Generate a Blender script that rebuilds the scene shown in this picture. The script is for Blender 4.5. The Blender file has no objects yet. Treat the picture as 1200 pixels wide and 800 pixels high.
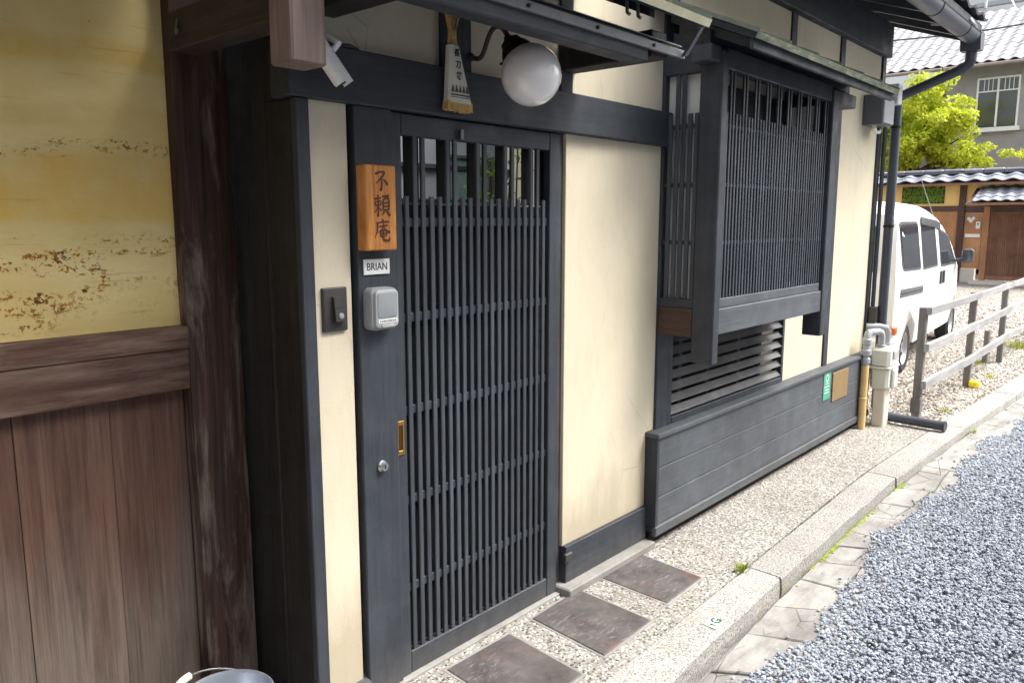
import bpy, bmesh, math, random
import numpy as np
from mathutils import Vector, Matrix

random.seed(7)
rng = np.random.default_rng(7)
rad = math.radians
scene = bpy.context.scene
col = scene.collection

# ------------------------------------------------------------------ camera
YAW, PITCH = rad(48.69), rad(8.73)
fwd = Vector((math.sin(YAW) * math.cos(PITCH), math.cos(YAW) * math.cos(PITCH), -math.sin(PITCH)))
right = Vector((math.cos(YAW), -math.sin(YAW), 0))
up = right.cross(fwd)
cam_data = bpy.data.cameras.new('camera')
cam = bpy.data.objects.new('camera', cam_data)
col.objects.link(cam)
M3 = Matrix((right, up, -fwd)).transposed()
cam.matrix_world = Matrix.Translation((0, -1.973, 1.6)) @ M3.to_4x4()
cam_data.sensor_width = 36
cam_data.lens = 918 / 1200 * 36
cam_data.clip_start = 0.05
cam_data.clip_end = 2000
scene.camera = cam

# ------------------------------------------------------------------ world, sun, exposure
SUN_DIR = Vector((0.42, -0.50, 0.98)).normalized()      # towards the sun
world = bpy.data.worlds.new('World')
scene.world = world
world.use_nodes = True
wn = world.node_tree
wn.nodes.clear()
sky = wn.nodes.new('ShaderNodeTexSky')
sky.sky_type = 'NISHITA'
sky.sun_disc = False
sky.sun_elevation = math.asin(SUN_DIR.z)
sky.sun_rotation = math.atan2(SUN_DIR.x, SUN_DIR.y)
sky.air_density = 1.6
sky.dust_density = 6.0
sky.ozone_density = 1.0
hs = wn.nodes.new('ShaderNodeHueSaturation')
hs.inputs['Saturation'].default_value = 0.32
bg = wn.nodes.new('ShaderNodeBackground')
bg.inputs['Strength'].default_value = 0.15
wo = wn.nodes.new('ShaderNodeOutputWorld')
wn.links.new(sky.outputs[0], hs.inputs['Color'])
wn.links.new(hs.outputs[0], bg.inputs['Color'])
wn.links.new(bg.outputs[0], wo.inputs['Surface'])
sun_data = bpy.data.lights.new('sun', 'SUN')
sun_data.energy = 1.4
sun_data.angle = rad(25)
sun_data.color = (1.0, 0.97, 0.92)
sun = bpy.data.objects.new('sun', sun_data)
col.objects.link(sun)
sun.rotation_euler = (-SUN_DIR).to_track_quat('-Z', 'Y').to_euler()
sun.location = (0, -6, 12)
scene.view_settings.view_transform = 'Standard'
scene.view_settings.look = 'None'
scene.view_settings.gamma = 1.0
scene.view_settings.exposure = 1.45
scene.view_settings.use_curve_mapping = False
scene.cycles.max_bounces = 8
scene.cycles.use_denoising = True

# ------------------------------------------------------------------ material helpers
def s2l(r, g, b):
    f = lambda c: (c / 255 / 12.92) if c <= 10 else ((c / 255 + 0.055) / 1.055) ** 2.4
    return (f(r), f(g), f(b), 1)

class NT:
    def __init__(s, name, rough=0.7, spec=0.5):
        s.m = bpy.data.materials.new(name)
        s.m.use_nodes = True
        s.t = s.m.node_tree
        s.b = s.t.nodes['Principled BSDF']
        s.b.inputs['Roughness'].default_value = rough
        s.b.inputs['Specular IOR Level'].default_value = spec
    def n(s, kind): return s.t.nodes.new(kind)
    def lk(s, a, b): s.t.links.new(a, b)
    def pos(s, scale=(1, 1, 1), loc=(0, 0, 0), rot=(0, 0, 0)):
        g = s.n('ShaderNodeNewGeometry')
        mp = s.n('ShaderNodeMapping')
        mp.inputs['Scale'].default_value = scale
        mp.inputs['Location'].default_value = loc
        mp.inputs['Rotation'].default_value = rot
        s.lk(g.outputs['Position'], mp.inputs['Vector'])
        return mp.outputs[0]
    def sep(s, ax):
        g = s.n('ShaderNodeNewGeometry')
        x = s.n('ShaderNodeSeparateXYZ')
        s.lk(g.outputs['Position'], x.inputs[0])
        return x.outputs['XYZ'.index(ax)]
    def noise(s, vec, scale=5, detail=4, rough=0.55, dist=0.0):
        x = s.n('ShaderNodeTexNoise')
        x.inputs['Scale'].default_value = scale
        x.inputs['Detail'].default_value = detail
        x.inputs['Roughness'].default_value = rough
        x.inputs['Distortion'].default_value = dist
        s.lk(vec, x.inputs['Vector'])
        return x.outputs[0]
    def vor(s, vec, scale=5, feature='F1', out='Distance', rnd=1.0):
        x = s.n('ShaderNodeTexVoronoi')
        x.feature = feature
        x.inputs['Scale'].default_value = scale
        x.inputs['Randomness'].default_value = rnd
        s.lk(vec, x.inputs['Vector'])
        return x.outputs[out]
    def ramp(s, fac, stops, interp='LINEAR'):
        x = s.n('ShaderNodeValToRGB')
        x.color_ramp.interpolation = interp
        e = x.color_ramp.elements
        while len(e) < len(stops): e.new(0.5)
        for i, (p, c) in enumerate(stops):
            e[i].position = p
            e[i].color = c if isinstance(c, tuple) else (c, c, c, 1)
        s.lk(fac, x.inputs[0])
        return x.outputs[0]
    def mix(s, fac, a, b, mode='MIX'):
        x = s.n('ShaderNodeMix')
        x.data_type = 'RGBA'
        x.blend_type = mode
        for v, i in ((fac, 0), (a, 6), (b, 7)):
            if isinstance(v, (int, float)): x.inputs[i].default_value = v if i == 0 else (v, v, v, 1)
            elif isinstance(v, tuple): x.inputs[i].default_value = v
            else: s.lk(v, x.inputs[i])
        return x.outputs[2]
    def math(s, op, a, b=0.0, c=None):
        x = s.n('ShaderNodeMath')
        x.operation = op
        for v, i in ((a, 0), (b, 1), (c, 2)):
            if v is None: continue
            if isinstance(v, (int, float)): x.inputs[i].default_value = v
            else: s.lk(v, x.inputs[i])
        return x.outputs[0]
    def rnd(s):
        return s.n('ShaderNodeObjectInfo').outputs['Random']
    def bump(s, h, strength=0.3, dist=0.01):
        x = s.n('ShaderNodeBump')
        x.inputs['Strength'].default_value = strength
        x.inputs['Distance'].default_value = dist
        s.lk(h, x.inputs['Height'])
        s.lk(x.outputs[0], s.b.inputs['Normal'])
    def col(s, c):
        if isinstance(c, tuple): s.b.inputs['Base Color'].default_value = c
        else: s.lk(c, s.b.inputs['Base Color'])
    def rough(s, c): s.lk(c, s.b.inputs['Roughness'])

MAT = {}
def simple(name, rgb, rough=0.6, metal=0.0, var=0.12, nscale=8, bump=0.0, spec=0.5, bscale=60, objvar=0.0):
    t = NT(name, rough, spec)
    c = s2l(*rgb)
    lo = tuple(v * (1 - var) for v in c[:3]) + (1,)
    hi = tuple(min(1, v * (1 + var)) for v in c[:3]) + (1,)
    v = t.noise(t.pos(), nscale, 5)
    cc = t.ramp(v, [(0.3, lo), (0.7, hi)])
    if objvar:
        cc = t.mix(1.0, cc, t.ramp(t.rnd(), [(0, 1 - objvar), (1, 1 + objvar * 0.6)]), 'MULTIPLY')
    t.col(cc)
    t.b.inputs['Metallic'].default_value = metal
    if bump: t.bump(t.noise(t.pos(), bscale, 4), bump, 0.004)
    MAT[name] = t.m
    return t.m

def wood(name, dark, light, grain='z', rough=0.6, bump=0.25, fine=1.0, objvar=0.15, spots=0.0, dust=None, splash=False):
    """painted or bare wood: streaks along one world axis"""
    t = NT(name, rough, 0.35)
    k = {'x': (1.2, 30, 30), 'y': (30, 1.2, 30), 'z': (30, 30, 1.2)}[grain]
    g1 = t.noise(t.pos(k), 1.6 * fine, 6, 0.65, 0.3)
    g2 = t.noise(t.pos(tuple(v * 3 for v in k)), 1.5 * fine, 3, 0.6)
    big = t.noise(t.pos(), 2.3, 4, 0.6)
    f = t.math('MULTIPLY_ADD', g2, 0.35, t.math('MULTIPLY', g1, 0.65))
    c = t.ramp(f, [(0.32, s2l(*dark)), (0.68, s2l(*light))])
    c = t.mix(1.0, c, t.ramp(big, [(0.25, 0.72), (0.75, 1.22)]), 'MULTIPLY')
    if dust:
        c = t.mix(t.math('MULTIPLY', t.ramp(t.noise(t.pos(), 5.5, 7, 0.7), [(0.50, 0.0), (0.72, 1.0)]), 0.35), c, s2l(*dust))
    if spots:
        sp = t.vor(t.pos(), 34)
        c = t.mix(t.math('MULTIPLY', t.ramp(sp, [(0.025, 1.0), (0.05, 0.0)]), spots), c, s2l(150, 150, 145))
    if splash:      # dried mud splashes, ragged, within a hand of the ground; scuffs where paint has worn
        e = t.math('ADD', t.sep('Z'), t.math('MULTIPLY', t.noise(t.pos((2, 2, 1)), 7, 6, 0.7), -0.30))
        c = t.mix(t.math('MULTIPLY', t.ramp(t.math('ADD', e, 0.3), [(0.14, 1.0), (0.30, 0.0)]), 0.22), c, s2l(128, 122, 114))
        sc_ = t.ramp(t.noise(t.pos(tuple(v * 0.5 for v in k), (7, 3, 1)), 3.2, 7, 0.75), [(0.63, 0.0), (0.70, 1.0)])
        c = t.mix(t.math('MULTIPLY', sc_, 0.22), c, s2l(104, 102, 100))
    if objvar:
        c = t.mix(1.0, c, t.ramp(t.rnd(), [(0, 1 - objvar), (1, 1 + objvar)]), 'MULTIPLY')
    t.col(c)
    t.rough(t.ramp(t.noise(t.pos(), 9, 5), [(0.3, max(0.05, rough - 0.12)), (0.7, min(1, rough + 0.15))]))
    t.bump(f, bump, 0.004)
    MAT[name] = t.m
    return t.m

# painted timber of the house: blue black
for ax in 'xyz':
    wood('paint_' + ax, (46, 50, 56), (62, 67, 75), ax, 0.55, 0.30, spots=0.35, dust=(80, 84, 90), objvar=0.07, splash=True)
wood('paint_bar', (54, 58, 65), (80, 85, 93), 'z', 0.5, 0.3, objvar=0.16, dust=(84, 88, 94))
wood('slat_grey', (84, 85, 86), (110, 110, 110), 'x', 0.75, 0.3, objvar=0.12, dust=(140, 138, 134))
wood('grey_board', (72, 76, 81), (88, 92, 97), 'x', 0.62, 0.28, spots=0.25, objvar=0.08, dust=(104, 107, 111), splash=True)
wood('old_black', (20, 19, 19), (46, 44, 42), 'z', 0.62, 0.35, spots=0.25, objvar=0.1)
wood('soffit', (26, 29, 34), (44, 48, 55), 'x', 0.7, 0.25)
wood('brown_sill', (52, 38, 32), (84, 66, 56), 'y', 0.6, 0.3)
wood('post_worn', (50, 50, 50), (92, 90, 88), 'z', 0.75, 0.5, dust=(120, 114, 104))
wood('hang_post', (96, 80, 74), (136, 118, 110), 'z', 0.7, 0.3, objvar=0)
wood('arm_dark', (40, 33, 30), (72, 60, 55), 'y', 0.7, 0.3, objvar=0)
wood('fence_wood', (96, 93, 91), (130, 127, 124), 'z', 0.85, 0.5)
wood('fence_rail', (132, 131, 131), (172, 171, 170), 'x', 0.85, 0.5)
wood('gate_brown', (112, 78, 60), (148, 110, 88), 'z', 0.7, 0.3)
wood('gate_orange', (160, 110, 72), (190, 140, 98), 'z', 0.65, 0.2)
wood('beam_brown', (70, 48, 42), (100, 74, 66), 'y', 0.7, 0.2)

def plaster(name, rgb, mott=0.07, stain=None):
    t = NT(name, 0.9, 0.2)
    c = s2l(*rgb)
    lo = tuple(v * (1 - mott) for v in c[:3]) + (1,)
    hi = tuple(min(1, v * (1 + mott)) for v in c[:3]) + (1,)
    big = t.noise(t.pos((1, 1, 0.6)), 2.2, 6, 0.6)
    cc = t.ramp(big, [(0.3, lo), (0.7, hi)])
    streak = t.noise(t.pos((9, 9, 0.5)), 1.6, 5, 0.6)
    cc = t.mix(t.math('MULTIPLY', t.ramp(streak, [(0.55, 0.0), (0.8, 1.0)]), 0.16), cc, s2l(168, 158, 132))
    sp = t.noise(t.pos(), 55, 3)
    cc = t.mix(t.math('MULTIPLY', t.ramp(sp, [(0.70, 0.0), (0.76, 1.0)]), 0.25), cc, s2l(130, 118, 92))
    arc = t.noise(t.pos((3.5, 1, 1.2), rot=(0, 0.5, 0)), 3.0, 7, 0.7, 1.4)
    cc = t.mix(t.math('MULTIPLY', t.ramp(arc, [(0.50, 0.0), (0.70, 1.0)]), 0.14), cc, s2l(176, 160, 124))
    hl = t.vor(t.pos((1.1, 1.1, 0.6)), 2.3, 'DISTANCE_TO_EDGE')
    hk = t.math('MULTIPLY', t.ramp(hl, [(0.0015, 1.0), (0.005, 0.0)]), t.ramp(t.noise(t.pos(), 2.7, 3), [(0.56, 0.0), (0.62, 1.0)]))
    cc = t.mix(t.math('MULTIPLY', hk, 0.35), cc, s2l(120, 108, 86))
    # splash dirt close to the ground: it has its own ragged shape
    zz = t.sep('Z')
    dz = t.math('ADD', zz, t.math('MULTIPLY', t.noise(t.pos((3, 3, 1)), 3, 5), -0.5))
    cc = t.mix(t.math('MULTIPLY', t.ramp(dz, [(0.0, 1.0), (0.26, 0.0)]), 0.6), cc, s2l(160, 148, 126))
    t.col(cc)
    h = t.math('ADD', t.noise(t.pos(), 130, 4), t.math('MULTIPLY', t.noise(t.pos((6, 6, 3)), 4, 4), 0.8))
    t.bump(t.math('ADD', h, t.math('MULTIPLY', arc, 1.5)), 0.25, 0.003)
    MAT[name] = t.m
plaster('cream', (212, 202, 179), 0.06)

def aged_plaster():
    """yellow wall panel left of the door: water-stain bands, flaking rows, dark pinholes"""
    t = NT('aged_plaster', 0.9, 0.2)
    z = t.sep('Z')
    x = t.sep('X')
    wob = t.math('MULTIPLY', t.math('SUBTRACT', t.noise(t.pos((1.5, 1, 1)), 2.0, 5), 0.5), 0.09)
    tilt = t.math('MULTIPLY', x, -0.02)
    zz = t.math('ADD', t.math('ADD', z, wob), tilt)
    base = t.ramp(t.noise(t.pos((1.0, 1, 2.2)), 2.6, 7, 0.62), [(0.3, s2l(222, 196, 126)), (0.7, s2l(238, 218, 158))])
    def band(lo, hi, soft):
        f = t.n('ShaderNodeMapRange'); f.interpolation_type = 'SMOOTHSTEP'
        t.lk(zz, f.inputs['Value'])
        f.inputs['From Min'].default_value = lo - soft; f.inputs['From Max'].default_value = lo
        g = t.n('ShaderNodeMapRange'); g.interpolation_type = 'SMOOTHSTEP'
        t.lk(zz, g.inputs['Value'])
        g.inputs['From Min'].default_value = hi; g.inputs['From Max'].default_value = hi + soft
        return t.math('MULTIPLY', f.outputs[0], t.math('SUBTRACT', 1.0, g.outputs[0]))
    blot = t.ramp(t.noise(t.pos((2.2, 1, 1.3)), 2.4, 6, 0.65), [(0.36, 0.15), (0.62, 1.0)])
    c = t.mix(t.math('MULTIPLY', band(2.02, 2.05, 0.035), t.math('MULTIPLY', blot, 0.75)), base, s2l(218, 178, 78))
    c = t.mix(t.math('MULTIPLY', band(1.60, 1.75, 0.03), t.math('MULTIPLY', blot, 0.75)), c, s2l(228, 184, 84))
    c = t.mix(t.math('MULTIPLY', band(1.855, 1.88, 0.03), t.math('MULTIPLY', blot, 0.35)), c, s2l(200, 168, 90))
    # faint trowel scratches
    scr = t.noise(t.pos((3, 1, 60)), 1.2, 4, 0.6)
    c = t.mix(t.math('MULTIPLY', t.ramp(scr, [(0.64, 0.0), (0.72, 1.0)]), 0.28), c, s2l(150, 132, 88))
    # rust coloured flakes: blobs in horizontal rows
    rows = t.noise(t.pos((4.0, 1, 24)), 1.0, 3, 0.6)
    rowm = t.ramp(rows, [(0.45, 0.0), (0.53, 1.0)])
    clus = t.ramp(t.noise(t.pos((2.6, 1, 4)), 1.5, 3, 0.5), [(0.42, 0.0), (0.54, 1.0)])
    fl = t.ramp(t.noise(t.pos((1, 1, 1.3)), 70, 5, 0.7), [(0.53, 0.0), (0.56, 1.0)])
    low = band(1.30, 1.53, 0.03)
    mid = t.math('MULTIPLY', band(1.765, 1.80, 0.012), 0.9)
    m = t.math('MULTIPLY', t.math('MULTIPLY', fl, rowm), t.math('MULTIPLY', clus, t.math('MAXIMUM', low, mid)))
    rust = t.ramp(t.noise(t.pos(), 24, 4), [(0.4, s2l(112, 70, 26)), (0.62, s2l(192, 126, 40))])
    c = t.mix(m, c, rust)
    # single dark pinholes
    pv = t.vor(t.pos((1, 1, 1)), 11)
    pm = t.ramp(t.math('ADD', pv, t.math('MULTIPLY', t.noise(t.pos(), 90, 3), 0.07)), [(0.062, 1.0), (0.085, 0.0)])
    c = t.mix(t.math('MULTIPLY', pm, 0.8), c, s2l(92, 68, 34))
    t.col(c)
    h = t.math('SUBTRACT', t.noise(t.pos((4, 4, 12)), 9, 5), t.math('MULTIPLY', m, 0.8))
    t.bump(h, 0.25, 0.003)
    MAT['aged_plaster'] = t.m
aged_plaster()

def gate_board(name, grain='z', bleach=True):
    """red brown boards, bleached and greyed in the lower half"""
    t = NT(name, 0.7, 0.3)
    k = {'z': (16, 16, 0.8), 'x': (0.8, 16, 16)}[grain]
    kf = {'z': (90, 90, 1.6), 'x': (1.6, 90, 90)}[grain]
    g = t.noise(t.pos(k), 1.5, 6, 0.65, 0.6)
    c = t.ramp(g, [(0.28, s2l(66, 47, 40)), (0.5, s2l(88, 64, 54)), (0.75, s2l(108, 84, 72))])
    if bleach:
        z = t.sep('Z')
        e = t.math('ADD', z, t.math('MULTIPLY', t.math('SUBTRACT', t.noise(t.pos((5, 5, 0.9)), 1.5, 6, 0.6), 0.5), 1.0))
        grey = t.ramp(g, [(0.25, s2l(92, 82, 74)), (0.75, s2l(122, 111, 102))])
        c = t.mix(t.ramp(e, [(0.30, 0.85), (0.74, 0.0)]), c, grey)
        dk = t.ramp(t.noise(t.pos((6, 6, 0.8), (3, 1, 2)), 1.7, 6, 0.65), [(0.55, 0.0), (0.72, 1.0)])
        c = t.mix(t.math('MULTIPLY', dk, 0.6), c, s2l(44, 34, 28))
    else:
        c = t.mix(t.ramp(t.noise(t.pos((1.5, 9, 9)), 2, 6, 0.65), [(0.45, 0.0), (0.65, 0.75)]), c, s2l(132, 112, 98))
    gf = t.noise(t.pos(kf), 1.6, 5, 0.7, 0.5)
    c = t.mix(1.0, c, t.ramp(gf, [(0.32, 0.62), (0.5, 1.0), (0.7, 1.14)]), 'MULTIPLY')
    ck = t.noise(t.pos(tuple(v * 0.6 for v in kf), (4, 9, 2)), 1.1, 3, 0.5, 0.2)
    c = t.mix(t.ramp(ck, [(0.235, 0.8), (0.265, 0.0)]), c, s2l(24, 18, 15))
    c = t.mix(1.0, c, t.ramp(t.rnd(), [(0, 0.88), (1, 1.12)]), 'MULTIPLY')
    t.col(c)
    t.bump(t.math('ADD', g, gf), 0.45, 0.003)
    MAT[name] = t.m
gate_board('gate_board'); gate_board('gate_rail', 'x', False)

def gate_post():
    t = NT('gate_post', 0.65, 0.3)
    g = t.noise(t.pos((22, 22, 1.0)), 1.5, 6, 0.65, 0.8)
    c = t.ramp(g, [(0.3, s2l(36, 27, 24)), (0.7, s2l(82, 60, 52))])
    gf = t.noise(t.pos((80, 80, 1.6)), 1.6, 5, 0.7, 0.5)
    c = t.mix(1.0, c, t.ramp(gf, [(0.32, 0.65), (0.5, 1.0), (0.7, 1.15)]), 'MULTIPLY')
    bl = t.noise(t.pos((5.5, 5.5, 0.9), (1, 3, 5)), 1.5, 6, 0.65, 0.4)
    z = t.math('MULTIPLY', t.sep('Z'), -0.10)
    m = t.ramp(t.math('ADD', bl, z), [(0.42, 0.0), (0.54, 1.0)])
    c = t.mix(t.math('MULTIPLY', m, 0.75), c, t.ramp(g, [(0.3, s2l(104, 92, 86)), (0.7, s2l(150, 138, 128))]))
    t.col(c)
    t.bump(g, 0.4, 0.004)
    MAT['gate_post'] = t.m
gate_post()

def aggregate(name, cols, scale, bumps=0.6):
    """washed pebble concrete"""
    t = NT(name, 0.75, 0.3)
    v = t.pos()
    cell = t.vor(v, scale, 'F1', 'Color')
    s_ = t.n('ShaderNodeSeparateColor'); t.lk(cell, s_.inputs[0])
    d = t.vor(v, scale, 'F1', 'Distance')
    n = len(cols)
    c = t.ramp(s_.outputs[0], [(i / n, s2l(*q)) for i, q in enumerate(cols)], 'CONSTANT')
    c = t.mix(t.ramp(d, [(0.42, 0.0), (0.62, 1.0)]), c, s2l(140, 136, 130))
    big = t.noise(v, 1.8, 6, 0.6)
    c = t.mix(1.0, c, t.ramp(big, [(0.3, 0.82), (0.7, 1.10)]), 'MULTIPLY')
    c = t.mix(t.math('MULTIPLY', t.ramp(t.noise(v, 3.1, 6, 0.7), [(0.55, 0.0), (0.75, 1.0)]), 0.35), c, s2l(120, 108, 92))
    t.col(c)
    t.bump(t.ramp(d, [(0.0, 1.0), (0.6, 0.0)]), bumps, 0.004)
    MAT[name] = t.m
aggregate('sidewalk', [(188, 184, 178), (152, 145, 137), (92, 87, 83), (202, 199, 194), (168, 159, 147), (68, 66, 65), (182, 177, 171), (134, 128, 122)], 96)

def granite():
    t = NT('granite', 0.8, 0.3)
    v = t.pos()
    f = t.noise(v, 130, 3, 0.7)
    c = t.ramp(f, [(0.36, s2l(92, 89, 87)), (0.47, s2l(156, 153, 148)), (0.62, s2l(186, 184, 179))])
    c = t.mix(1.0, c, t.ramp(t.noise(v, 3.0, 6, 0.65), [(0.3, 0.80), (0.7, 1.08)]), 'MULTIPLY')
    c = t.mix(t.math('MULTIPLY', t.ramp(t.noise(v, 8, 5, 0.6), [(0.62, 0.0), (0.74, 1.0)]), 0.4), c, s2l(176, 146, 98))
    c = t.mix(1.0, c, t.ramp(t.rnd(), [(0, 0.9), (1, 1.06)]), 'MULTIPLY')
    # top and lower face share the same speckle
    t.col(c)
    t.bump(t.math('ADD', t.noise(v, 160, 4, 0.7), t.noise(v, 25, 4)), 0.5, 0.004)
    MAT['granite'] = t.m
granite()

def concrete(name, rgb, var=0.16, crack=True):
    t = NT(name, 0.85, 0.25)
    v = t.pos()
    c0 = s2l(*rgb)
    lo = tuple(q * (1 - var * 2) for q in c0[:3]) + (1,)
    hi = tuple(min(1, q * (1 + var)) for q in c0[:3]) + (1,)
    c = t.ramp(t.noise(v, 3.4, 8, 0.7), [(0.3, lo), (0.68, hi)])
    c = t.mix(t.math('MULTIPLY', t.ramp(t.noise(t.pos((1.2, 4, 1)), 2.2, 7, 0.7), [(0.48, 0.0), (0.66, 1.0)]), 0.55), c, s2l(100, 96, 90))
    c = t.mix(t.math('MULTIPLY', t.ramp(t.noise(v, 200, 2), [(0.5, 0.0), (0.7, 1.0)]), 0.3), c, s2l(130, 124, 116))
    if crack:
        e = t.vor(t.pos((0.7, 1.3, 0.2)), 5.0, 'DISTANCE_TO_EDGE')
        k = t.math('MULTIPLY', t.ramp(e, [(0.006, 1.0), (0.020, 0.0)]), t.ramp(t.noise(v, 2.2, 4), [(0.52, 0.0), (0.60, 1.0)]))
        c = t.mix(t.math('MULTIPLY', k, 0.85), c, s2l(78, 72, 62))
        t.bump(t.math('SUBTRACT', t.noise(v, 70, 5), k), 0.4, 0.004)
    else:
        t.bump(t.noise(v, 80, 5), 0.3, 0.003)
    c = t.mix(1.0, c, t.ramp(t.rnd(), [(0, 0.86), (1, 1.08)]), 'MULTIPLY')
    t.col(c)
    MAT[name] = t.m
concrete('gutter_concrete', (158, 156, 152), 0.22)
concrete('ledge', (150, 148, 144), 0.12, False)

def slate():
    t = NT('slate', 0.5, 0.4)
    v = t.pos()
    a = t.noise(v, 6, 8, 0.7)
    c = t.ramp(a, [(0.32, s2l(66, 62, 61)), (0.66, s2l(98, 93, 92))])
    wear = t.math('MULTIPLY', t.ramp(t.noise(t.pos((2.2, 7, 1), rot=(0, 0, 0.3)), 9, 7, 0.7), [(0.52, 0.0), (0.66, 1.0)]), t.ramp(t.noise(v, 3.6, 3), [(0.42, 0.0), (0.6, 1.0)]))
    c = t.mix(t.math('MULTIPLY', wear, 0.42), c, s2l(160, 156, 160))
    red = t.ramp(t.noise(t.pos(loc=(2.3, 0.7, 0)), 4.4, 5, 0.6), [(0.54, 0.0), (0.68, 1.0)])
    c = t.mix(t.math('MULTIPLY', red, 0.4), c, s2l(128, 92, 82))
    t.col(c)
    t.bump(t.math('ADD', t.noise(v, 45, 6, 0.7), wear), 0.35, 0.003)
    t.rough(t.ramp(a, [(0.3, 0.38), (0.7, 0.65)]))
    MAT['slate'] = t.m
slate()

def stones(name, cols):
    t = NT(name, 0.8, 0.3)
    c = t.ramp(t.rnd(), [(i / len(cols), s2l(*q)) for i, q in enumerate(cols)], 'CONSTANT')
    n = t.noise(t.pos(), 120, 4, 0.6)
    c = t.mix(1.0, c, t.ramp(n, [(0.3, 0.8), (0.7, 1.15)]), 'MULTIPLY')
    t.col(c)
    t.bump(n, 0.4, 0.002)
    MAT[name] = t.m
stones('road_stone', [(148, 155, 167), (160, 167, 178), (132, 139, 151), (168, 175, 186), (152, 158, 169), (186, 191, 199), (142, 149, 162), (164, 168, 176)])
stones('lot_stone', [(168, 160, 150), (196, 190, 180), (150, 140, 130), (212, 206, 198), (182, 172, 160), (132, 124, 118), (204, 196, 184), (174, 168, 164)])

def gravel_bed(name, cols, scale):
    t = NT(name, 0.9, 0.2)
    v = t.pos()
    cell = t.vor(v, scale, 'F1', 'Color')
    s_ = t.n('ShaderNodeSeparateColor'); t.lk(cell, s_.inputs[0])
    d = t.vor(v, scale, 'F1', 'Distance')
    c = t.ramp(s_.outputs[0], [(i / len(cols), s2l(*q)) for i, q in enumerate(cols)], 'CONSTANT')
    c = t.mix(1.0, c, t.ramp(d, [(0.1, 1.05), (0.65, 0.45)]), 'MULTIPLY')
    t.col(c)
    t.bump(t.ramp(d, [(0.0, 1.0), (0.7, 0.0)]), 0.8, 0.015)
    MAT[name] = t.m
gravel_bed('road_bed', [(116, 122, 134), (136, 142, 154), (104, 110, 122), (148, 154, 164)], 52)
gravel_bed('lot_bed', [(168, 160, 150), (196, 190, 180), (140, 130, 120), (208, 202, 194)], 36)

simple('globe_glass', (235, 235, 235), 0.08, spec=0.6, var=0.01)
MAT['globe_glass'].node_tree.nodes['Principled BSDF'].inputs['Subsurface Weight'].default_value = 0.8
MAT['globe_glass'].node_tree.nodes['Principled BSDF'].inputs['Subsurface Scale'].default_value = 0.10
MAT['globe_glass'].node_tree.nodes['Principled BSDF'].inputs['Subsurface Radius'].default_value = (1, 1, 1)
_g = MAT['globe_glass'].node_tree.nodes['Principled BSDF']; _g.inputs['Coat Weight'].default_value = 1.0; _g.inputs['Coat Roughness'].default_value = 0.03
simple('black_metal', (38, 36, 36), 0.45, 0.4, 0.2, bump=0.1)
simple('rust_metal', (66, 52, 46), 0.6, 0.3, 0.3, 25, 0.15)
simple('grey_metal', (112, 114, 118), 0.45, 0.6, 0.12, 14, 0.08)
simple('gutter_metal', (88, 92, 102), 0.42, 0.2, 0.08, 5)
simple('pipe_dark', (64, 70, 80), 0.42, 0.0, 0.08, 5)
simple('pipe_purple', (62, 58, 74), 0.4, 0.0, 0.1, 5)
simple('pvc_grey', (158, 162, 166), 0.5, 0.0, 0.08, 10)
simple('meter_body', (208, 210, 200), 0.55, 0.0, 0.05, 8, 0.05)
simple('meter_post', (212, 206, 192), 0.75, 0.0, 0.08, 6, 0.1)
simple('gas_yellow', (222, 190, 128), 0.55, 0.0, 0.08, 12)
simple('brass', (176, 134, 70), 0.35, 0.8, 0.15, 30)
simple('brass_dark', (96, 66, 30), 0.4, 0.7, 0.15, 30)
simple('chrome', (186, 188, 190), 0.25, 0.9, 0.05, 20)
simple('white_plastic', (226, 228, 226), 0.4, 0.0, 0.02, 8)
simple('grey_plastic', (168, 170, 172), 0.45, 0.0, 0.03, 8)
simple('mid_plastic', (138, 142, 146), 0.45, 0.0, 0.03, 8)
simple('dark_plastic', (58, 56, 54), 0.4, 0.0, 0.05, 8)
simple('ink', (32, 24, 20), 0.6, 0.0, 0.05)
simple('ink_grey', (88, 84, 80), 0.8, 0.0, 0.1)
simple('ink_red', (70, 34, 18), 0.65, 0.0, 0.15, 80)
simple('green_paint', (4, 84, 58), 0.6, 0.0, 0.12, 200)
simple('white_paint', (226, 224, 216), 0.7, 0.0, 0.06, 60)
simple('green_plate', (74, 158, 128), 0.5, 0.0, 0.06, 40)
simple('bronze_plate', (150, 124, 84), 0.45, 0.3, 0.10, 12, 0.06)
simple('paper', (216, 213, 202), 0.9, 0.0, 0.05, 14, 0.1)
simple('copper_roof', (104, 110, 98), 0.65, 0.1, 0.25, 14, 0.2)
simple('verge_pale', (188, 186, 158), 0.8, 0.0, 0.22, 12, 0.4)
def pale_edge():
    t = NT('pale_edge', 0.75, 0.3)
    n = t.noise(t.pos((1.6, 3, 6)), 5.0, 7, 0.7)
    c = t.ramp(n, [(0.34, s2l(84, 96, 88)), (0.50, s2l(118, 124, 108)), (0.66, s2l(168, 166, 140))])
    t.col(c); t.bump(n, 0.4, 0.004)
    MAT['pale_edge'] = t.m
pale_edge()
simple('tile_dark', (84, 86, 94), 0.5, 0.0, 0.15, 6, 0.1)
simple('tile_grey', (134, 137, 146), 0.55, 0.0, 0.12, 4, 0.1, objvar=0.2)
simple('tile_pale', (148, 148, 151), 0.6, 0.0, 0.10, 2, 0.1)
simple('inner_wall', (150, 152, 160), 0.85, 0.0, 0.05, 3, 0.1)
simple('van_paint', (236, 236, 234), 0.25, 0.0, 0.01, 2, spec=0.5)
simple('van_glass', (58, 63, 70), 0.05, 0.0, 0.1, 3, spec=0.8)
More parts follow.
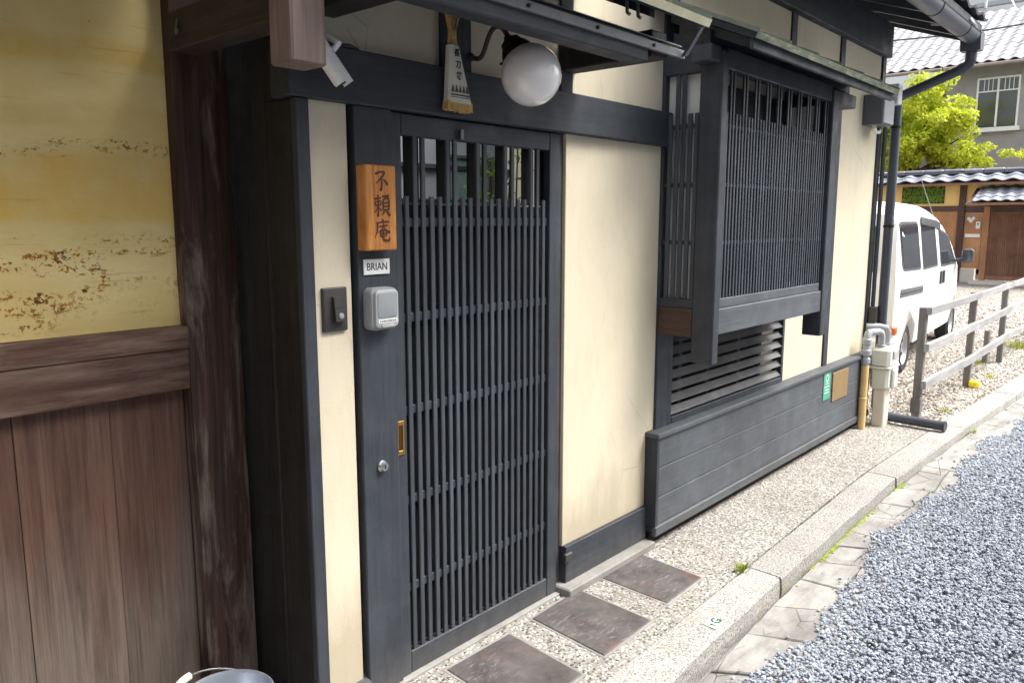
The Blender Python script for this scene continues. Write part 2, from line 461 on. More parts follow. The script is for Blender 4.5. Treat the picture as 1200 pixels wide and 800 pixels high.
simple('van_trim', (70, 72, 78), 0.5, 0.0, 0.05)
simple('visor', (92, 98, 102), 0.15, 0.0, 0.05)
simple('rubber', (38, 38, 40), 0.8, 0.0, 0.1)
simple('rim', (176, 178, 184), 0.4, 0.6, 0.06)
simple('red_lens', (150, 24, 20), 0.2, 0.0, 0.05)
simple('orange_lens', (200, 104, 60), 0.2, 0.0, 0.05)
simple('stucco', (154, 150, 149), 0.95, 0.0, 0.10, 3, 0.8, bscale=14)
simple('white_trim', (228, 228, 224), 0.6, 0.0, 0.03)
simple('far_glass', (66, 70, 74), 0.08, 0.0, 0.2, 0.8, spec=0.8)
simple('far_white', (222, 222, 224), 0.85, 0.0, 0.04, 1)
simple('far_grey', (170, 172, 180), 0.8, 0.0, 0.05, 1)
simple('far_blue', (96, 104, 132), 0.5, 0.0, 0.1, 1)
simple('far_cream', (226, 190, 120), 0.9, 0.0, 0.05, 2)
simple('far_stone', (196, 188, 178), 0.85, 0.0, 0.08, 3, 0.2)
simple('gutter_brown', (150, 134, 130), 0.5, 0.1, 0.06)
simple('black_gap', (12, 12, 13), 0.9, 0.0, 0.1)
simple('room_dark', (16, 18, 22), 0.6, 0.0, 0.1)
simple('bucket_metal', (176, 184, 196), 0.32, 0.75, 0.10, 16, 0.06)
simple('rope', (222, 216, 202), 0.8, 0.0, 0.05)
simple('bark', (84, 70, 56), 0.9, 0.0, 0.2, 18, 0.5)
simple('moss', (120, 136, 40), 0.95, 0.0, 0.35, 40, 0.5)
simple('ground_mat', (120, 118, 114), 0.95, 0.0, 0.1, 1, 0.4)
simple('yellow_cap', (236, 214, 40), 0.5, 0.0, 0.03)
simple('cable', (70, 68, 70), 0.6, 0.0, 0.05)
simple('teal_curtain', (118, 138, 136), 0.9, 0.0, 0.08, 10)

def leaf_mat(name, a, b, trans=0.35):
    t = NT(name, 0.5, 0.3)
    n = t.noise(t.pos(), 2.2, 4, 0.7)
    n2 = t.noise(t.pos(), 25, 2, 0.7)
    c = t.ramp(t.math('ADD', t.math('MULTIPLY', n, 0.6), t.math('MULTIPLY', n2, 0.4)), [(0.36, s2l(*a)), (0.64, s2l(*b))])
    t.col(c)
    tr = t.n('ShaderNodeBsdfTranslucent')
    t.lk(c, tr.inputs[0])
    mx = t.n('ShaderNodeMixShader')
    mx.inputs[0].default_value = trans
    out = [q for q in t.t.nodes if q.type == 'OUTPUT_MATERIAL'][0]
    t.lk(t.b.outputs[0], mx.inputs[1]); t.lk(tr.outputs[0], mx.inputs[2]); t.lk(mx.outputs[0], out.inputs[0])
    MAT[name] = t.m
leaf_mat('maple_leaf', (158, 172, 34), (216, 220, 84), 0.5)
leaf_mat('shrub_leaf', (70, 110, 30), (150, 176, 60))
leaf_mat('weed_leaf', (104, 124, 30), (168, 176, 60))

def straw():
    t = NT('straw', 0.85, 0.2)
    g = t.noise(t.pos((60, 60, 3)), 2.5, 4, 0.7)
    t.col(t.ramp(g, [(0.3, s2l(148, 110, 58)), (0.7, s2l(222, 190, 128))]))
    t.bump(g, 0.5, 0.003)
    MAT['straw'] = t.m
straw()
def signwood():
    t = NT('sign_wood', 0.5, 0.3)
    w = t.noise(t.pos((18, 6, 1.6)), 2.2, 5, 0.6, 1.2)
    w2 = t.noise(t.pos((120, 40, 4)), 1.5, 3)
    f = t.math('ADD', t.math('MULTIPLY', w, 0.7), t.math('MULTIPLY', w2, 0.3))
    t.col(t.ramp(f, [(0.34, s2l(150, 92, 42)), (0.5, s2l(184, 120, 60)), (0.66, s2l(210, 152, 88))]))
    t.bump(f, 0.15, 0.002)
    MAT['sign_wood'] = t.m
signwood()
def glass(name='glass', tint=(0.9, 0.93, 0.93, 1)):
    t = NT(name, 0.02, 0.5)
    t.col(tint)
    t.b.inputs['Transmission Weight'].default_value = 1.0
    t.b.inputs['IOR'].default_value = 1.12
    MAT[name] = t.m
glass()
def frosted():
    t = NT('frosted', 0.5, 0.4)
    t.col(s2l(236, 237, 236))
    tr = t.n('ShaderNodeBsdfTranslucent'); tr.inputs[0].default_value = (0.8, 0.82, 0.82, 1)
    mx = t.n('ShaderNodeMixShader'); mx.inputs[0].default_value = 0.3
    out = [q for q in t.t.nodes if q.type == 'OUTPUT_MATERIAL'][0]
    t.lk(t.b.outputs[0], mx.inputs[1]); t.lk(tr.outputs[0], mx.inputs[2]); t.lk(mx.outputs[0], out.inputs[0])
    MAT['frosted'] = t.m
frosted()

# ------------------------------------------------------------------ mesh helpers
W = {}          # world location of every unrotated object, for parenting

class MB:
    def __init__(s): s.v = []; s.f = []
    def add(s, vs, fs):
        o = len(s.v)
        s.v += [tuple(p) for p in vs]
        s.f += [tuple(i + o for i in q) for q in fs]
        return s
    def box(s, x0, x1, y0, y1, z0, z1, c=0.003):
        lo, hi = (x0, y0, z0), (x1, y1, z1)
        c = min(c, (x1 - x0) * 0.4, (y1 - y0) * 0.4, (z1 - z0) * 0.4)
        idx, vs, fs = {}, [], []
        for k in range(3):
            for sg in ((a, b, d) for a in (0, 1) for b in (0, 1) for d in (0, 1)):
                p = []
                for a in range(3):
                    e = hi[a] if sg[a] else lo[a]
                    if a != k: e += -c if sg[a] else c
                    p.append(e)
                idx[(k, sg)] = len(vs); vs.append(p)
        for k in range(3):
            l, m = [a for a in range(3) if a != k]
            for sk in (0, 1):
                q = []
                for sl, sm in ((0, 0), (1, 0), (1, 1), (0, 1)):
                    g = [0, 0, 0]; g[k] = sk; g[l] = sl; g[m] = sm
                    q.append(idx[(k, tuple(g))])
                fs.append(q)
        for m in range(3):
            k, l = [a for a in range(3) if a != m]
            for sk in (0, 1):
                for sl in (0, 1):
                    g0 = [0, 0, 0]; g0[k] = sk; g0[l] = sl
                    g1 = list(g0); g1[m] = 1
                    g0, g1 = tuple(g0), tuple(g1)
                    fs.append([idx[(k, g0)], idx[(k, g1)], idx[(l, g1)], idx[(l, g0)]])
        for sg in ((a, b, d) for a in (0, 1) for b in (0, 1) for d in (0, 1)):
            fs.append([idx[(k, sg)] for k in range(3)])
        return s.add(vs, fs)
    def prism(s, pts, axis, a0, a1):
        """closed polygon in the plane across `axis`, extruded along it; pts are the two other coords in xyz order"""
        def mk(p, a):
            q = list(p); q.insert('xyz'.index(axis), a); return q
        n = len(pts)
        vs = [mk(p, a0) for p in pts] + [mk(p, a1) for p in pts]
        fs = [list(range(n)), list(range(2 * n - 1, n - 1, -1))]
        fs += [[i, (i + 1) % n, n + (i + 1) % n, n + i] for i in range(n)]
        return s.add(vs, fs)
    def tube(s, pts, r, n=12, cap=True):
        pts = [Vector(p) for p in pts]
        rs = r if isinstance(r, (list, tuple)) else [r] * len(pts)
        vs, fs = [], []
        pn = None
        for i, p in enumerate(pts):
            d = (pts[min(i + 1, len(pts) - 1)] - pts[max(i - 1, 0)]).normalized()
            if pn is None:
                a = Vector((0, 0, 1)) if abs(d.z) < 0.9 else Vector((1, 0, 0))
                pn = d.cross(a).normalized()
            pn = (pn - d * pn.dot(d)).normalized()
            b = d.cross(pn)
            for k in range(n):
                t = 2 * math.pi * k / n
                vs.append(p + (pn * math.cos(t) + b * math.sin(t)) * rs[i])
        for i in range(len(pts) - 1):
            for k in range(n):
                k2 = (k + 1) % n
                fs.append([i * n + k, i * n + k2, (i + 1) * n + k2, (i + 1) * n + k])
        if cap:
            fs.append(list(range(n))[::-1]); m = (len(pts) - 1) * n
            fs.append([m + k for k in range(n)])
        return s.add(vs, fs)
    def lathe(s, prof, n=32, at=(0, 0, 0), axis=(0, 0, 1), closed=False):
        ax = Vector(axis).normalized()
        a = Vector((1, 0, 0)) if abs(ax.x) < 0.9 else Vector((0, 1, 0))
        u = ax.cross(a).normalized(); w = ax.cross(u); at = Vector(at)
        vs, fs = [], []
        for r, h in prof:
            for k in range(n):
                t = 2 * math.pi * k / n
                vs.append(at + ax * h + (u * math.cos(t) + w * math.sin(t)) * r)
        for i in range(len(prof) - 1):
            for k in range(n):
                k2 = (k + 1) % n
                fs.append([i * n + k, i * n + k2, (i + 1) * n + k2, (i + 1) * n + k])
        if not closed:
            if prof[0][0] > 1e-6: fs.append(list(range(n))[::-1])
            if prof[-1][0] > 1e-6: fs.append([(len(prof) - 1) * n + k for k in range(n)])
        return s.add(vs, fs)
    def sheet(s, pts, th=0.002):
        """a thin solid plate through a planar polygon of 3d points"""
        pts = [Vector(p) for p in pts]
        nrm = (pts[1] - pts[0]).cross(pts[2] - pts[0]).normalized() * th
        n = len(pts)
        vs = pts + [p - nrm for p in pts]
        fs = [list(range(n)), list(range(2 * n - 1, n - 1, -1))]
        fs += [[i, (i + 1) % n, n + (i + 1) % n, n + i] for i in range(n)]
        return s.add(vs, fs)
    def mesh(s, name, mat, smooth=True, angle=35, recalc=True):
        me = bpy.data.meshes.new(name)
        me.from_pydata(s.v, [], s.f)
        if recalc:
            bm = bmesh.new(); bm.from_mesh(me)
            bmesh.ops.remove_doubles(bm, verts=bm.verts, dist=1e-6)
            bmesh.ops.recalc_face_normals(bm, faces=bm.faces)
            bm.to_mesh(me); bm.free()
        if smooth:
            me.polygons.foreach_set('use_smooth', [True] * len(me.polygons))
            me.set_sharp_from_angle(angle=rad(angle))
        me.materials.append(MAT[mat] if isinstance(mat, str) else mat)
        return me
    def build(s, name, mat, parent=None, smooth=True, angle=35, recalc=True, local=False):
        me = s.mesh(name, mat, smooth, angle, recalc)
        o = bpy.data.objects.new(name, me)
        col.objects.link(o)
        if local:
            o.parent = parent
            W[o.name] = Vector((0, 0, 0))
            return o
        n = len(me.vertices)
        co = np.empty(n * 3, dtype=np.float32); me.vertices.foreach_get('co', co)
        co = co.reshape(-1, 3)
        base = Vector(((co[:, 0].min() + co[:, 0].max()) / 2, (co[:, 1].min() + co[:, 1].max()) / 2, co[:, 2].min()))
        me.transform(Matrix.Translation(-base))
        place(o, base, parent)
        return o

def place(o, loc, parent):
    o.location = loc
    W[o.name] = Vector(loc)
    if parent is not None:
        o.parent = parent
        o.matrix_parent_inverse = Matrix.Translation(-W[parent.name])

def inst(name, me, loc, parent, rot=None, scale=None):
    o = bpy.data.objects.new(name, me)
    col.objects.link(o)
    place(o, loc, parent)
    if rot: o.rotation_euler = rot
    if scale: o.scale = scale
    return o

def tag(o, label=None, cat=None, group=None, kind=None):
    if label: o['label'] = label
    if cat: o['category'] = cat
    if group: o['group'] = group
    if kind: o['kind'] = kind
    return o

def thing(name, loc, label, cat, group=None, rz=0.0):
    o = bpy.data.objects.new(name, None)
    o.empty_display_size = 0.2
    col.objects.link(o)
    o.location = loc; o.rotation_euler = (0, 0, rz)
    W[o.name] = Vector(loc)
    return tag(o, label, cat, group)

def B(name, mat, parent, *box, c=0.003):
    return MB().box(*box, c=c).build(name, mat, parent)

def text_mesh(txt, size, bold=0.0):
    cu = bpy.data.curves.new('text', 'FONT')
    cu.body = txt; cu.size = size; cu.offset = bold
    cu.align_x = 'CENTER'; cu.align_y = 'CENTER'
    cu.extrude = 0.0004
    ob = bpy.data.objects.new('text', cu)
    col.objects.link(ob)
    dg = bpy.context.evaluated_depsgraph_get()
    me = bpy.data.meshes.new_from_object(ob.evaluated_get(dg))
    bpy.data.objects.remove(ob); bpy.data.curves.remove(cu)
    return me

FACADE = Matrix(((1, 0, 0, 0), (0, 0, -1, 0), (0, 1, 0, 0), (0, 0, 0, 1)))    # text x -> +x, text y -> +z, facing -y
def put_text(name, txt, size, loc, mat, parent, mtx=FACADE, bold=0.0, sx=1.0):
    me = text_mesh(txt, size, bold)
    me.transform(mtx @ Matrix.Diagonal((sx, 1, 1, 1)))
    me.materials.clear(); me.materials.append(MAT[mat])
    o = bpy.data.objects.new(name, me)
    col.objects.link(o)
    place(o, Vector(loc), parent)
    return o

# ------------------------------------------------------------------ ground, road, pavement
def lerp(tab, x):
    xs = [a for a, b in tab]; ys = [b for a, b in tab]
    return float(np.interp(x, xs, ys))
K_IN = [(-6, -0.57), (2.1, -0.548), (3.36, -0.511), (5.0, -0.470), (6.8, -0.519), (9.57, -0.65), (14, -0.86), (24, -1.4)]
K_OUT = [(-6, -0.76), (2.1, -0.735), (3.36, -0.672), (5.0, -0.645), (6.8, -0.70), (9.57, -0.84), (14, -1.05), (24, -1.6)]
GZ = [(-6, -0.11), (2.5, -0.102), (4.0, -0.09), (6.0, -0.068), (9.0, -0.062), (24, -0.062)]

g = MB().box(-150, 250, -200, 200, -0.6, -0.16, c=0.0).build('ground', 'ground_mat'); tag(g, kind='structure')
rd = MB()
N = 60
xs = np.linspace(-6, 24, N)
rv, rf = [], []
for x in xs:
    rv += [(x, lerp(K_OUT, x) - 0.10, lerp(GZ, x) - 0.03), (x, -9.0, lerp(GZ, x) - 0.02)]
for i in range(N - 1): rf.append((2 * i, 2 * i + 1, 2 * i + 3, 2 * i + 2))
rd.add(rv, rf)
road = tag(rd.build('road', 'road_bed', smooth=False), kind='structure')

pts = [(x, lerp(K_IN, x) + 0.003) for x in np.linspace(-5, 6.6, 24)] + [(6.6, 0.6), (-5, 0.6)]
sidewalk = tag(MB().prism(pts, 'z', -0.2, 0.0).build('pavement', 'sidewalk', smooth=False), kind='structure')
pts = [(x, lerp(K_IN, x) + 0.003) for x in np.linspace(6.603, 24, 20)] + [(24, 14), (6.603, 14)]
lot = tag(MB().prism(pts, 'z', -0.2, -0.03).build('gravel_lot', 'lot_bed', smooth=False), kind='structure')

# three dark slabs let into the pavement
for cs in (((3.12, -.055), (3.085, -.406), (2.771, -.413), (2.785, -.052)),
           ((2.62, -.057), (2.60, -.438), (2.259, -.445), (2.294, -.068)),
           ((2.142, -.077), (2.105, -.455), (1.775, -.462), (1.808, -.072))):
    cx = sum(p[0] for p in cs) / 4; cy = sum(p[1] for p in cs) / 4
    MB().prism([(cx + (p[0] - cx) * 1.07, cy + (p[1] - cy) * 1.07) for p in cs], 'z', -0.01, 0.0015).build('slab_bed', 'ledge', sidewalk)
    m = MB()
    o_ = [Vector((cx + (p[0] - cx) * 0.985, cy + (p[1] - cy) * 0.985, 0.0055)) for p in cs]
    i_ = [Vector((p[0], p[1], 0.0035)) for p in cs]
    b_ = [Vector((p[0], p[1], -0.01)) for p in cs]
    vs = o_ + i_ + b_
    fs = [(0, 1, 2, 3)] + [(k, (k + 1) % 4, 4 + (k + 1) % 4, 4 + k) for k in range(4)] + [(4 + k, 4 + (k + 1) % 4, 8 + (k + 1) % 4, 8 + k) for k in range(4)]
    m.add(vs, fs)
    tag(m.build('paving_slab', 'slate', sidewalk, smooth=False), 'dark slate slab let into the pebble pavement')

# kerb stones
kerb = tag(MB().prism([(x, lerp(K_IN, x) - 0.02) for x in np.linspace(-5, 24, 30)] + [(x, lerp(K_OUT, x) + 0.02) for x in np.linspace(24, -5, 30)], 'z', -0.2, -0.04).build('kerb', 'ledge', smooth=False), kind='structure')
joints = [-5, -3.2, -1.6, 0.0, 1.62, 3.34, 5.19, 6.83, 8.5, 10.2, 11.9, 13.7, 15.6, 17.6, 19.8, 22, 24]
def kerb_stone(xa, xb):
    n = 9
    ring = []
    dz = random.uniform(-0.002, 0.001); tilt = random.uniform(-0.001, 0.001)
    ya0, ya1, yb0, yb1 = lerp(K_IN, xa), lerp(K_IN, xb), lerp(K_OUT, xa), lerp(K_OUT, xb)
    vs = []
    for i in range(n):
        f = i / (n - 1)
        x = xa + 0.004 + (xb - xa - 0.008) * f
        yi = ya0 + (ya1 - ya0) * f; yo = yb0 + (yb1 - yb0) * f
        j = random.uniform(-0.005, 0.005); k = random.uniform(-0.006, 0.003)
        e = 0.004 if i in (0, n - 1) else 0
        sk = -0.03 * (yo - yi)
        vs += [(x, yi, -0.17), (x, yi, -0.006 - e + dz), (x, yi - 0.006, 0.003 - e + dz), (x - sk, (yi + yo) / 2, 0.005 - e + dz + tilt),
               (x - sk, yo + 0.007 + j, 0.002 - e + dz), (x - sk, yo + j, -0.006 - e + dz + k), (x - sk, yo - 0.004 + j, -0.06 + k), (x, yo + 0.004, -0.17)]
    fs = []
    for i in range(n - 1):
        for k in range(7): fs.append((i * 8 + k, i * 8 + k + 1, i * 8 + 9 + k, i * 8 + 8 + k))
    fs += [tuple(range(8)), tuple((n - 1) * 8 + k for k in range(8))]
    return MB().add(vs, fs)
for a, b in zip(joints[:-1], joints[1:]):
    kerb_stone(a, b).build('kerb_stone', 'granite', kerb, smooth=False)
# green G and arrow stencilled on the kerb
mk = tag(MB().prism([(2.705, -0.672), (2.785, -0.668), (2.783, -0.612), (2.708, -0.615)], 'z', 0.0, 0.0068).build('paint_patch', 'white_paint', kerb), 'white patch with a green arrow and letter G stencilled on the kerb')
FLAT = Matrix.Identity(4)
put_text('letter', 'G', 0.056, (2.764, -0.642, 0.0074), 'green_paint', mk, FLAT, 0.002)
MB().prism([(2.722, -.66), (2.730, -.66), (2.730, -.645), (2.738, -.645), (2.726, -.628), (2.714, -.645), (2.722, -.645)], 'z', 0.005, 0.0074).build('arrow', 'green_paint', mk)

# broken concrete strip beside the kerb
strip = tag(MB().add([(x, y, lerp(GZ, x) - 0.012) for x in np.linspace(-5, 24, 40) for y in (lerp(K_OUT, x) + 0.03, lerp(K_OUT, x) - 0.42)],
                     [(2 * i, 2 * i + 1, 2 * i + 3, 2 * i + 2) for i in range(39)]).build('gutter_strip', 'moss_dirt' if 'moss_dirt' in MAT else 'ground_mat', smooth=False), kind='structure')
def slab_piece(poly):
    """poly: list of (x,y); shrink a little, ragged edge, thick plate"""
    c = Vector((sum(p[0] for p in poly) / len(poly), sum(p[1] for p in poly) / len(poly)))
    ring = []
    n = len(poly)
    for i in range(n):
        a = Vector(poly[i]); b = Vector(poly[(i + 1) % n])
        for k in range(4):
            p = a.lerp(b, k / 4)
            d = (c - p).normalized()
            p = p + d * 0.005 + Vector((random.uniform(-.004, .004), random.uniform(-.004, .004)))
            ring.append(p)
    dz = random.uniform(-0.003, 0.004)
    m = len(ring)
    top = [(c.x + (p.x - c.x) * 0.97, c.y + (p.y - c.y) * 0.97, lerp(GZ, p.x) + dz + 0.004) for p in ring]
    mid = [(p.x, p.y, lerp(GZ, p.x) + dz - 0.001) for p in ring]
    bot = [(p.x, p.y, lerp(GZ, p.x) - 0.03) for p in ring]
    fs = [tuple(range(m))] + [(i, (i + 1) % m, m + (i + 1) % m, m + i) for i in range(m)] + [(m + i, m + (i + 1) % m, 2 * m + (i + 1) % m, 2 * m + i) for i in range(m)]
    return MB().add(top + mid + bot, fs)
gj = [(-4, -4.1), (-2, -2.1), (0, -.1), (1.2, 1.28), (2.05, 2.2), (2.58, 2.80), (2.92, 3.08), (3.22, 3.42), (3.56, 3.60), (3.80, 3.98), (4.06, 4.22), (4.30, 4.30), (4.58, 4.72), (4.86, 4.94), (5.2, 5.32), (5.8, 5.78), (6.5, 6.62), (7.3, 7.3), (8.3, 8.4), (9.6, 9.6), (11.5, 11.6), (14, 14), (18, 18), (23, 23)]
for (a0, a1), (b0, b1) in zip(gj[:-1], gj[1:]):
    yo = lambda x: lerp(K_OUT, x) - 0.004
    yb = lambda x: lerp(K_OUT, x) - 0.36
    if 3.5 < a0 < 5.3:   # here the concrete has cracked into smaller pieces
        f = random.uniform(0.35, 0.65); h = random.uniform(0.4, 0.6)
        ma = (a0 + (a1 - a0) * f, yo(a0) + (yb(a1) - yo(a0)) * f)
        mb = (b0 + (b1 - b0) * h, yo(b0) + (yb(b1) - yo(b0)) * h)
        slab_piece([(a0, yo(a0)), (b0, yo(b0)), mb, ma]).build('concrete_slab', 'gutter_concrete', strip, smooth=False)
        slab_piece([ma, mb, (b1, yb(b1)), (a1, yb(a1))]).build('concrete_slab', 'gutter_concrete', strip, smooth=False)
    else:
        slab_piece([(a0, yo(a0)), (b0, yo(b0)), (b1, yb(b1)), (a1, yb(a1))]).build('concrete_slab', 'gutter_concrete', strip, smooth=False)

# ------------------------------------------------------------------ the dark timber house
house = thing('townhouse', (3.9, 0.3, 0), 'traditional townhouse with cream plaster, blue black timber, lattice door and bay window', 'house')
H = house
def panel(x0, x1, z0, z1, y=0.0):
    return B('plaster_panel', 'cream', H, x0, x1, y, y + 0.07, z0, z1, c=0.002)
panel(1.348, 1.492, 0.085, 1.948)
panel(2.575, 3.31, 0.20, 1.948)
panel(1.30, 1.88, 2.098, 2.60); panel(2.02, 2.525, 2.098, 2.60); panel(2.60, 3.32, 2.098, 2.60)
panel(4.872, 5.585, 0.57, 2.84); panel(5.662, 6.475, 0.57, 2.84); panel(3.42, 4.752, 2.20, 2.84); panel(4.828, 4.874, 1.0, 2.84)
# timber frame
B('post', 'paint_z', H, 1.878, 2.022, -0.012, 0.075, 2.10, 2.60)
B('post', 'paint_z', H, 2.523, 2.602, -0.012, 0.075, 2.10, 2.60)
B('beam', 'paint_x', H, 1.275, 3.372, -0.038, 0.06, 1.945, 2.10, c=0.004)
B('post', 'paint_z', H, 3.308, 3.425, -0.014, 0.085, 0.03, 2.84)
B('post', 'paint_z', H, 4.75, 4.83, -0.01, 0.075, 2.19, 2.84)
B('post', 'paint_z', H, 5.583, 5.664, -0.012, 0.075, 0.57, 2.84)
B('post', 'paint_z', H, 6.472, 6.545, -0.016, 0.08, 0.02, 2.96)
B('beam', 'paint_x', H, 3.25, 6.56, -0.05, 0.09, 2.82, 3.06, c=0.006)
B('post', 'post_worn', H, 2.538, 2.578, 0.016, 0.09, 0.03, 1.946)
B('jamb_board', 'paint_z', H, 1.508, 1.656, -0.014, 0.06, 0.01, 1.946)
B('shadow_strip', 'old_black', H, 1.490, 1.509, 0.02, 0.07, 0.01, 1.946)
B('lintel_back', 'old_black', H, 1.49, 2.60, 0.061, 0.075, 1.90, 2.12)
B('skirting_board', 'paint_x', H, 2.577, 3.232, -0.020, 0.06, 0.036, 0.203)
B('stone_ledge', 'ledge', H, 2.536, 3.236, -0.075, 0.05, -0.005, 0.035, c=0.006)
B('stone_ledge', 'ledge', H, 1.34, 2.535, -0.024, 0.09, -0.005, 0.009, c=0.002)
MB().prism([(-0.028, 0.045), (-0.028, 0.075), (0.03, 0.10), (0.03, -0.005), (-0.01, -0.005)], 'x', 1.347, 1.507).build('sill_board', 'paint_x', H)
B('switch_box', 'dark_plastic', H, 2.556, 2.606, -0.036, -0.019, 0.138, 0.178, c=0.004)
# side walls and back so that the body is closed
B('gable_wall', 'cream', H, 6.46, 6.53, 0.082, 5.5, 0.0, 3.2)
B('party_wall', 'old_black', H, 1.36, 1.44, 0.08, 1.0, 0.0, 2.6)

# sleeve boards on the left end of the facade
B('corner_board', 'paint_z', H, 1.302, 1.347, -0.022, 0.004, 0.0, 1.944)
B('corner_board', 'old_black', H, 1.307, 1.347, 0.0045, 0.148, 0.0, 1.944)
B('corner_bead', 'old_black', H, 1.306, 1.33, 0.150, 0.170, 0.0, 2.30, c=0.008)
B('return_board', 'old_black', H, 1.322, 1.36, 0.171, 0.42, 0.0, 2.40)
B('return_board', 'old_black', H, 1.308, 1.347, -0.01, 0.149, 1.945, 2.40)

# ---- sliding lattice door
def bar_mesh(w, d, h, mat, c=0.0025):
    return MB().prism([(-w / 2, c), (-w / 2 + c, 0), (w / 2 - c, 0), (w / 2, c), (w * 0.26, d), (-w * 0.26, d)], 'z', 0, h).mesh('bar', mat)
door = MB().box(1.657, 1.704, -0.002, 0.034, 0.008, 1.942).build('sliding_door', 'paint_z', H)
tag(door, 'blue black sliding door with close vertical lattice')
B('stile', 'paint_z', door, 2.469, 2.5345, -0.002, 0.034, 0.008, 1.942)
B('head_rail', 'paint_x', door, 1.7045, 2.4685, -0.001, 0.034, 1.873, 1.941)
B('bottom_rail', 'paint_x', door, 1.7045, 2.4685, -0.001, 0.034, 0.010, 0.092)
zr = [1.596, 1.280, 0.963, 0.646, 0.327]
for z in zr:
    B('rail', 'paint_x', door, 1.7045, 2.4685, 0.010, 0.024, z - 0.016, z + 0.016)
long_bar = bar_mesh(0.0195, 0.014, 1.782, 'paint_bar'); short_bar = bar_mesh(0.0195, 0.014, 1.59, 'paint_bar')
for i in range(20):
    x = 1.7285 + i * 0.03745
    is_long = (i % 4) in (1, 2)
    inst('lattice_bar', long_bar if is_long else short_bar, (x + random.uniform(-.0007, .0007), 0.0025 + random.uniform(-.0006, .0006), 0.091), door, rot=(0, random.uniform(-.0007, .0007), random.uniform(-.035, .035)))
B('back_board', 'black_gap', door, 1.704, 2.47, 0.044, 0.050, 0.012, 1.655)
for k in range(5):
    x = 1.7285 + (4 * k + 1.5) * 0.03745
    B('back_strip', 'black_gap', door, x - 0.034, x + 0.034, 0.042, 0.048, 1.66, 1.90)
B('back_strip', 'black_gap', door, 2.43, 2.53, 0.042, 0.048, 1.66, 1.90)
B('glass_pane', 'glass', door, 1.70, 2.50, 0.070, 0.073, 1.60, 1.90, c=0.0005)
# brass finger pull, recessed in a frame
m = MB()
m.box(1.657, 1.664, -0.006, 0.0, 0.82, 0.937, c=0.001); m.box(1.682, 1.689, -0.006, 0.0, 0.82, 0.937, c=0.001)
m.box(1.664, 1.682, -0.006, 0.0, 0.82, 0.835, c=0.001); m.box(1.664, 1.682, -0.006, 0.0, 0.922, 0.937, c=0.001)
pull = m.build('finger_pull', 'brass', door)
B('pull_recess', 'brass_dark', door, 1.6645, 1.6815, -0.0035, -0.0005, 0.836, 0.9215, c=0.0005)
B('latch', 'grey_metal', door, 1.962, 1.978, -0.016, -0.001, 1.878, 1.912, c=0.002)
lock = MB().lathe([(0.020, 0), (0.020, 0.006), (0.015, 0.012), (0.013, 0.018), (0.009, 0.019), (0.0, 0.019)], 28, (1.582, -0.014, 0.806), (0, -1, 0)).build('door_lock', 'chrome', H)
B('keyhole', 'ink', H, 1.5805, 1.5835, -0.0345, -0.0325, 0.800, 0.812, c=0.0003)

# passage behind the door: pale wall with a window and a shrub, open to the sky
B('inner_wall', 'inner_wall', H, 1.45, 3.36, 1.02, 1.1, 0.0, 2.6)
B('inner_beam', 'paint_x', H, 1.45, 3.36, 0.995, 1.019, 1.86, 1.885)
B('inner_beam', 'paint_x', H, 1.45, 3.36, 1.0, 1.019, 1.70, 1.712)
iw = B('inner_window', 'teal_curtain', H, 2.86, 3.20, 1.005, 1.018, 1.3, 1.92)
B('window_frame', 'grey_metal', iw, 2.83, 2.86, 0.99, 1.019, 1.28, 1.94); B('window_frame', 'grey_metal', iw, 3.2, 3.23, 0.99, 1.019, 1.28, 1.94)
B('window_frame', 'grey_metal', iw, 2.861, 3.199, 0.992, 1.019, 1.92, 1.94)

# ---- wainscot of horizontal boards
wz = [0.105, 0.248, 0.398, 0.552]
ws = B('wainscot', 'grey_board', H, 3.262, 6.50, -0.045, -0.001, 0.06, 0.548); tag(ws, 'grey painted board skirt along the foot of the wall')
for a, b in zip(wz[:-1], wz[1:]):
    B('board', 'grey_board', ws, 3.262, 6.505, -0.0625, -0.046, a + 0.0015, b - 0.0015, c=0.003)
B('top_cap', 'grey_board', ws, 3.234, 6.51, -0.078, 0.02, 0.5525, 0.578, c=0.004)
B('bottom_rail', 'grey_board', ws, 3.236, 6.51, -0.074, -0.046, 0.052, 0.1045, c=0.006)
B('end_board', 'paint_z', ws, 3.236, 3.2615, -0.070, 0.0, 0.105, 0.552, c=0.003)
B('shadow_gap', 'black_gap', ws, 3.25, 6.5, -0.03, 0.0, 0.0, 0.06)

# ---- louvre below the bay
lv = MB()
lv.box(3.4255, 3.462, -0.012, 0.05, 0.58, 1.06); lv.box(4.84, 4.872, -0.012, 0.05, 0.58, 1.06)
lv.box(3.4625, 4.8395, -0.014, 0.05, 0.578, 0.612); lv.box(3.4625, 4.8395, -0.012, 0.05, 1.05, 1.08)
lv = tag(lv.build('louvre_window', 'paint_x', H), 'ventilation louvre of slanting grey slats below the bay window')
slat = MB().prism([(-0.014, -0.021), (-0.004, -0.025), (0.022, 0.007), (0.015, 0.013)], 'x', -0.6885, 0.6885).mesh('slat', 'slat_grey')
for i in range(7):
    inst('slat', slat, (4.151, 0.004, 0.645 + i * 0.0625), lv)
for x in (3.66, 3.98, 4.36, 4.66):
    B('mullion', 'paint_z', lv, x - 0.02, x + 0.02, 0.056, 0.08, 0.6, 1.06)
B('back_board', 'black_gap', lv, 3.43, 4.87, 0.14, 0.15, 0.56, 1.1)

